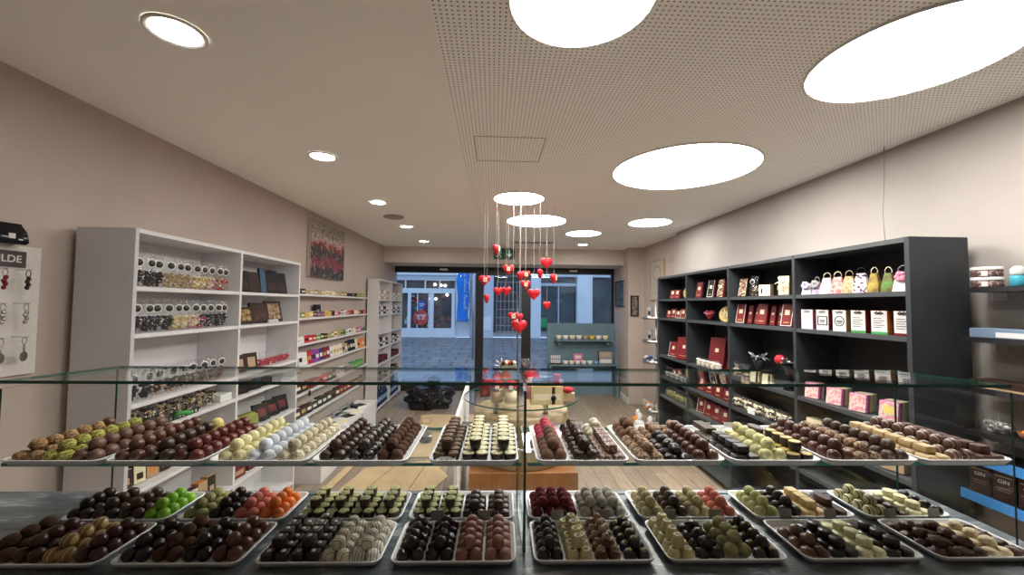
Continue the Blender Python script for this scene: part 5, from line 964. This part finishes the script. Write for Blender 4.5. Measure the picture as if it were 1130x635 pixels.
for k, (x, y) in enumerate(((1.93, 4.98), (1.86, 5.14), (1.90, 5.33))):
    t = thing('plastic_bag', 'orange and white plastic bag on the floor by the pole stand, %s one' % ['nearest', 'middle', 'farthest'][k], 'bag', (x, y, 0)); g = sph(0.075, 0.07, 0.08, 0.35, 2.5, k+20); g.build('bag', [MC['orange'], MC['white'], MC['orange']][k], t); sph(0.03, 0.03, 0.05, 0.4, 3, k).build('knot', MC['white'], t, loc=(0, 0, 0.135))
# teal window display
tm = mat('teal_paint', (0.115, 0.195, 0.235), 0.6, c2=(0.13, 0.215, 0.255), scale=5)
td = thing('teal_display', 'teal window display cabinet with two shelves of cups', 'cabinet', (1.60, 7.30, 0))
M().box(-0.64, 0.58, 0.0, 0.04, 0.0, 1.27).build('back_panel', tm, td)
for z in (0.99, 0.56): M().box(-0.52 if z > 0.8 else -0.62, 0.50 if z > 0.8 else 0.58, -0.24, -0.001, z-0.02, z).build('shelf', tm, td)
for x in (-0.46, 0.40): M().box(x, x+0.03, -0.18, -0.001, 0.90, 0.97).build('bracket', tm, td)
for x in (-0.62, 0.55): M().box(x, x+0.03, -0.24, -0.001, 0, 0.54).build('leg', tm, td)
def cup(lab, x, y, z, c, s=1.0, grp=None):
    t = thing('cup', lab, 'cup', (x, y, z), R(80), grp); M().lathe([(0.022*s, 0), (0.034*s, 0.01*s), (0.040*s, 0.055*s), (0.037*s, 0.055*s), (0.031*s, 0.012*s)], 16).build('bowl', MC[c], t); M().tube([(0.036*s, 0, 0.045*s), (0.06*s, 0, 0.04*s), (0.055*s, 0, 0.018*s), (0.034*s, 0, 0.015*s)], 0.005*s, 6).build('handle', MC[c], t)
for i in range(8):
    c = ['cream', 'white', 'cream', 'white', 'tan', 'yellow', 'white', 'cream', 'white', 'cream', 'tan'][i]; cup('%s cup on the upper teal shelf, %s from left' % (c, ORD[i]), 1.15+i*0.118, 7.16, 0.9905, c, 1.3, 'cups on the upper teal shelf')
for i in range(6):
    c = ['white', 'cream', 'white', 'white', 'white', 'light blue', 'white', 'white', 'tan'][i]; cup('%s cup on the lower teal shelf, %s from left' % (c, ORD[i]), 1.26+i*0.108, 7.12, 0.5605, c, 1.15, 'cups on the lower teal shelf')
pack('pink_carton', 'pink printed carton behind the lower row of cups', 'box', (1.50, 7.22, 0.5605), 0.16, 0.05, 0.17, MC['pink'], MC['pink'], 5, 0, [(0, 0.09, 0.1, 0.05, MC['white'])])
pack('card_display', 'grey display card with white base, right end of lower teal shelf', 'card', (1.98, 7.18, 0.5605), 0.24, 0.06, 0.22, MC['grey'], MC['dark brown'], 4, 0, [(0, 0.02, 0.2, 0.06, MC['white']), (0, 0.12, 0.18, 0.08, MC['tan'])])
t = pack('wooden_crate', 'small brown stand of white letters, left end of lower teal shelf', 'stand', (1.09, 7.14, 0.5605), 0.20, 0.08, 0.02, MC['dark brown'], MC['dark brown'], 0, 0)
g = M()
for r_ in range(2):
    for k in range(6): g.box(-0.085+k*0.029, -0.065+k*0.029, -0.006, 0.0, 0.022+r_*0.075, 0.082+r_*0.075)
g.build('white_letters', MC['white'], t)
for x, s in ((-0.93, 'left'), (1.48, 'right')): tag(rbox(M(), 0.07, 0.025, 0.035, 0.006).build('door_sensor', wm, loc=(x, 7.55, 2.215)), 'small white motion sensor on the black header above the %s window' % s, 'sensor')
# exit sign
es = thing('exit_sign', 'green emergency exit sign with running figure and arrow on the beam', 'sign', (0.165, 6.86, 2.36))
M().box(-0.175, 0.175, -0.015, 0.019, 0, 0.175).build('panel', mat('exit_green', (0.01, 0.09, 0.05), 0.4, emit=0.08), es)
g = M(); Y0, Y1 = -0.019, -0.0155
g.box(0.075, 0.095, Y0, Y1, 0.07, 0.145); g.add([(0.035, Y0, 0.085), (0.135, Y0, 0.085), (0.085, Y0, 0.03), (0.035, Y1, 0.085), (0.135, Y1, 0.085), (0.085, Y1, 0.03)], [(0, 1, 2), (3, 5, 4), (0, 3, 4, 1), (1, 4, 5, 2), (2, 5, 3, 0)]); g.build('arrow', mat('exit_white', (0.6, 0.68, 0.62), emit=0.3), es)
g = M(); g.lathe([(0.003, -0.003), (0.013, 0), (0.003, 0.003)], 12)
g.v = [(p[0]-0.07, Y1-0.002+p[2]*0.3, 0.145+p[1]) for p in g.v]
for a, b2 in (((-0.075, 0.125), (-0.085, 0.08)), ((-0.085, 0.08), (-0.055, 0.05)), ((-0.055, 0.05), (-0.07, 0.02)), ((-0.085, 0.08), (-0.115, 0.045)), ((-0.115, 0.045), (-0.14, 0.05)), ((-0.075, 0.12), (-0.045, 0.095)), ((-0.075, 0.12), (-0.105, 0.10))): g.tube([(a[0], Y1-0.002, a[1]), (b2[0], Y1-0.002, b2[1])], 0.006, 6)
g.build('running_figure', mat('exit_white', (0.6, 0.68, 0.62), emit=0.3), es)

# ---------------------------------------------------------------- hanging hearts
HSC = 1.2
HL = [(0.019,3.725,2.101,0.088),(-0.093,3.865,1.825,0.097),(0.139,4.005,1.944,0.097),(-0.067,3.760,1.652,0.079),(0.037,3.900,1.720,0.079),(0.120,4.040,1.730,0.088),(0.246,3.795,1.867,0.079),(0.304,3.935,1.887,0.079),(0.315,4.075,1.797,0.088),(0.374,3.830,1.696,0.105),(0.511,3.970,2.008,0.105),(0.421,3.725,1.885,0.079),(0.568,3.865,1.850,0.088),(0.522,4.005,1.591,0.079),(0.176,3.760,1.487,0.079),(0.248,3.900,1.476,0.070),(0.253,4.040,1.382,0.132)]
HN = ['highest one, in front of the exit sign', 'leftmost one, with white tag', 'with white tag, below and right of the exit sign', 'thin edge-on one at the left, low', 'left of a close pair at mid height', 'right of a close pair at mid height', 'small one in the middle cluster, left', 'with white tag in the middle cluster', 'lower one with tag in the middle cluster', 'plain one right of the black door post', 'highest one on the right side', 'narrow one between cluster and right heart', 'rightmost one, with white tag', 'lowest one on the right side', 'with white tag just above the largest heart', 'small one just above the largest heart', 'largest and lowest of all']
TAGS = {0, 1, 2, 7, 8, 12, 14}; YAW = [60, 15, 0, 78, 20, -10, 50, 10, 5, -15, 5, 65, 55, 30, 10, 40, 0]
hm_ = mat('heart_red', (0.62, 0.008, 0.018), 0.5, c2=(0.50, 0.006, 0.015), scale=30)
string_m = mat('string_pale', (0.55, 0.50, 0.46), 0.7)
for i, (x, y, z, s) in enumerate(HL):
    s *= HSC
    t = thing('hanging_heart', 'red heart hanging on a string, %s' % HN[i], 'heart', (x, y, z), R(YAW[i]), 'red hanging hearts')
    M().loops(heart_loops(s, s*0.5, 32, 5)).build('heart', hm_, t)
    g = M(); top = H-0.007-z; pts = [(0.002*math.sin(k*1.3+i), 0.002*math.cos(k*1.7), s*0.15+(top-s*0.15)*k/12) for k in range(13)]; g.tube(pts, 0.0012, 5); g.build('string', string_m, t)
    if i in TAGS: M().box(-0.016, 0.016, -s*0.25-0.004, -s*0.25-0.002, -0.02, 0.018).box(-0.008, 0.008, -s*0.25-0.0048, -s*0.25-0.0041, -0.008, -0.004, 1).box(-0.008, 0.008, -s*0.25-0.0048, -s*0.25-0.0041, 0.002, 0.006, 1).build('tag', [MC['cream'], MC['dark brown']], t)

# ---------------------------------------------------------------- round glass-topped table
RTX, RTY = 0.215, 3.15
woodp = mat('pale_wood', (0.42, 0.31, 0.17), 0.5, c2=(0.34, 0.25, 0.13), scale=12); woodo = mat('orange_wood', (0.30, 0.125, 0.035), 0.5, c2=(0.24, 0.095, 0.025), scale=10)
rt = thing('display_table', 'round glass-topped table on a pale drum and orange wooden base', 'table', (RTX, RTY, 0))
rbox(M(), 0.37, 0.36, 0.46, 0.006).build('base', woodo, rt)
M().lathe([(0.34, 0.461), (0.35, 0.465), (0.35, 0.60), (0.34, 0.61), (0.34, 0.63), (0.355, 0.64), (0.355, 0.80), (0.35, 0.81)], 48).build('drum', woodp, rt)
M().lathe([(0.36, 0.60), (0.366, 0.602), (0.366, 0.616), (0.351, 0.618)], 48, cap0=False, cap1=False).build('hoop', steel, rt)
for a in (0.6, 2.2, 3.9, 5.4): M().lathe([(0.02, 0.8105), (0.02, 0.888)], 12, c=(0.26*math.cos(a), 0.26*math.sin(a))).build('spacer', steel, rt)
m = M(); n = 64; rg = 0.435
for z, z2 in ((0.889, 0.899),):
    ring0 = [(rg*math.cos(2*PI*i/n), rg*math.sin(2*PI*i/n), z) for i in range(n)]; ring1 = [(p[0], p[1], z2) for p in ring0]
    m.add(ring0, [list(reversed(range(n)))], 0); m.add(ring1, [list(range(n))], 0); m.add(ring0+ring1, [(i, (i+1) % n, n+(i+1) % n, n+i) for i in range(n)], 1, True)
m.build('glass_top', [clear, edge], rt)
ws = thing('side_panel_stand', 'narrow white panel standing left of the round table', 'panel', (-0.215, 3.18, 0)); M().box(-0.022, 0.0, -0.60, 0.58, 0, 0.885).build('panel', wm, ws); M().box(-0.05, 0.0, -0.60, 0.58, -0.0, 0.02).build('foot', wm, ws)
TZ = 0.8995
def jar(lab, x, y, r_, h_, content):
    t = thing('gift_jar', lab, 'jar', (x, y, TZ)); M().lathe([(r_*0.95, 0), (r_, 0.004), (r_, h_*0.85), (r_*0.8, h_)], 24, cap1=False).build('glass', cello, t); M().lathe([(r_*0.85, 0.006), (r_*0.88, h_*0.7), (r_*0.4, h_*0.75)], 20).build('contents', content, t)
    g = M().lathe([(r_*0.85, h_+0.0005), (r_*0.95, h_+0.01), (r_*0.6, h_+0.04), (0.01, h_+0.05)], 20, lobes=7, amp=0.1); g.build('red_cap', MC['red'], t); M().box(-0.014, 0.014, -r_-0.006, -r_-0.003, h_*0.95, h_+0.03).build('tag', MC['white'], t)
jar('short clear gift jar with tan sweets and red cap, front left on round table', 0.03, 2.92, 0.050, 0.11, MC['tan'])
jar('clear gift jar with white sweets and red cap beside the tan one', 0.125, 2.90, 0.050, 0.11, MC['cream'])
pack('gold_box', 'gold upright box between the two gift jars, on round table', 'box', (0.045, 3.03, TZ), 0.05, 0.04, 0.13, MC['gold'], MC['gold'], 0, R(10), [(0, 0.03, 0.04, 0.05, MC['tan'])])
t = thing('gift_tower', 'tall grey-green gift carton topped with chocolates and ribbon, on round table', 'gift', (0.115, 3.12, TZ), R(8)); rbox(M(), 0.06, 0.04, 0.235, 0.003).build('box', pm('greygreen', (0.20, 0.20, 0.13)), t)
g = M(); 
for k in range(9): q = sph(0.018, 0.018, 0.016, 0.1, 2, k, sub=2); g.add([(p[0]-0.04+0.02*(k % 5), p[1]-0.02+0.022*(k//5), p[2]+0.236+0.016*((k*3) % 3)) for p in q.v], q.f, k % 3, True)
g.build('topping', [MC['dark brown'], MC['cream'], MC['red']], t)
g = M()
for k in range(8): a = k*0.8; g.tube([(-0.055, 0, 0.23), (-0.055+0.03*math.cos(a), -0.02, 0.235+0.03*math.sin(a)), (-0.055+0.055*math.cos(a), -0.02, 0.24+0.05*math.sin(a))], 0.004, 5)
g.build('ribbon', MC['white'], t)
t = thing('gift_pouch', 'dark red cone-shaped pouch with red bow, far left on round table', 'pouch', (-0.06, 3.10, TZ), R(10)); M().loops([rr(a, b2, 0.01, z_) for a, b2, z_ in ((0.035, 0.025, 0), (0.04, 0.028, 0.02), (0.032, 0.02, 0.12), (0.008, 0.006, 0.19))], 0, True).build('pouch', MC['burgundy'], t); sph(0.032, 0.02, 0.022, 0.3, 3, 4).build('bow', MC['red'], t, loc=(0.015, -0.045, 0.10))
t = thing('cellophane_bag', 'clear cellophane gift with frilled top and red ribbon, centre of round table', 'gift', (0.265, 3.02, TZ)); M().lathe([(0.035, 0), (0.045, 0.01), (0.042, 0.12), (0.016, 0.17), (0.05, 0.26), (0.065, 0.29)], 20, lobes=5, amp=0.12, cap1=False).build('wrapper', cello, t)
M().lathe([(0.032, 0.006), (0.036, 0.10), (0.02, 0.13)], 16).build('contents', MC['pink'], t); sph(0.045, 0.04, 0.028, 0.3, 3, 7).build('red_bow', MC['red'], t, loc=(0, -0.012, 0.15)); M().box(-0.016, 0.016, -0.062, -0.059, 0.13, 0.17).build('tag', MC['white'], t)
t = pack('yellow_box', 'wide yellow box with white band and dark ribbon seal, on round table', 'box', (0.375, 2.88, TZ), 0.225, 0.07, 0.125, pm('mustard', (0.55, 0.46, 0.25)), MC['gold'], 0, R(2), [(0, 0.030, 0.19, 0.045, MC['cream']), (0.045, 0.002, 0.022, 0.12, MC['dark brown'])])
s = M().lathe([(0.019, 0), (0.019, 0.003), (0.005, 0.005)], 20).build('seal', MC['black'], t, loc=(0.045, -0.038, 0.045), rx=R(90))
g = M()
for k in range(14): q = sph(0.014, 0.012, 0.010, 0.2, 2, k, sub=1); g.add([(p[0]-0.07+0.022*(k % 7), p[1]-0.012+0.024*(k//7), p[2]+0.1255) for p in q.v], q.f, k % 2, True)
g.build('candy_top', [MC['white'], MC['red']], t)
t = pack('red_box', 'tilted red box with white tag in clear wrapping, right side of round table', 'box', (0.475, 3.03, TZ), 0.055, 0.04, 0.18, MC['red'], MC['red'], 0, R(-20)); M().box(0.02, 0.05, -0.028, -0.024, 0.11, 0.15).build('tag', MC['white'], t)
t = pack('brown_box', 'small tan box with red bow at the right edge of round table', 'box', (0.545, 2.98, TZ), 0.10, 0.07, 0.055, MC['tan'], MC['tan'], 0, R(-10)); sph(0.045, 0.03, 0.02, 0.3, 3, 9).build('bow', MC['red'], t, loc=(0, -0.01, 0.0555))

# ---------------------------------------------------------------- things on the floor
t = thing('rubbish_bag', 'large crumpled black rubbish bag on the floor near the shop window', 'bag', (-0.97, 6.45, 0), R(10)); q = sph(0.37, 0.30, 0.19, 0.35, 2.2, 3, sub=5, flat=0.75)
q.v = [(p[0], p[1], p[2]+0.012*abs(noise.noise(Vector(p)*22))*(p[2] > 0.02)) for p in q.v]; q.build('bag', pm('rubbish_black', (0.010, 0.010, 0.012), 0.22, bump=0.6, bscale=12), t)
sph(0.09, 0.07, 0.07, 0.5, 3, 6).build('knot', pm('rubbish_black', (0.010, 0.010, 0.012), 0.22), t, loc=(0.05, 0, 0.31))
cbm = mat('cardboard', (0.55, 0.40, 0.22), 0.8, c2=(0.60, 0.45, 0.26), scale=5); cbe = mat('cardboard_edge', (0.20, 0.13, 0.07), 0.9)
def sheet(lab, pts, z, folds=()):
    m = M(); n = len(pts); t_ = 0.006
    m.add([(x, y, z+t_) for x, y in pts], [list(range(n))], 0); m.add([(x, y, z) for x, y in pts]+[(x, y, z+t_) for x, y in pts], [list(reversed(range(n)))]+[(i, (i+1) % n, n+(i+1) % n, n+i) for i in range(n)], 1)
    for (x0, y0, x1, y1) in folds:
        d_ = Vector((x1-x0, y1-y0, 0)).normalized()*0.004; nn = Vector((-d_.y, d_.x, 0)); m.add([(x0+nn.x, y0+nn.y, z+t_+0.0005), (x1+nn.x, y1+nn.y, z+t_+0.0005), (x1-nn.x, y1-nn.y, z+t_+0.0005), (x0-nn.x, y0-nn.y, z+t_+0.0005)], [(0, 3, 2, 1)], 1)
    return tag(fix(m.build('cardboard_sheet', [cbm, cbe])), lab, 'cardboard')
sheet('flat cardboard sheet on the floor nearest the counter, with fold lines', [(-1.35, 3.25), (-0.72, 3.02), (-0.40, 3.85), (-0.62, 4.25), (-1.22, 4.05)], 0.001, [(-1.15, 3.25, -0.95, 4.10), (-0.75, 3.15, -0.65, 4.15)])
sheet('second cardboard sheet beyond the nearest one', [(-1.30, 4.30), (-0.30, 4.35), (-0.28, 5.2), (-1.25, 5.1)], 0.001, [(-1.27, 4.7, -0.29, 4.75)])
sheet('far tan cardboard sheet on the floor beside the round table', [(-1.05, 5.35), (-0.22, 5.3), (-0.25, 5.95), (-0.95, 5.98)], 0.001)
sheet('narrow cardboard strip by the low cabinet', [(-1.45, 3.55), (-1.39, 3.30), (-1.33, 4.2), (-1.40, 4.25)], 0.001)
pack('carton', 'small open beige carton on the floor in front of the rubbish bag', 'box', (-0.88, 5.52, 0.0075), 0.13, 0.08, 0.10, cbm, cbm, 0, R(5), [(0, 0.02, 0.08, 0.05, MC['cream'])])
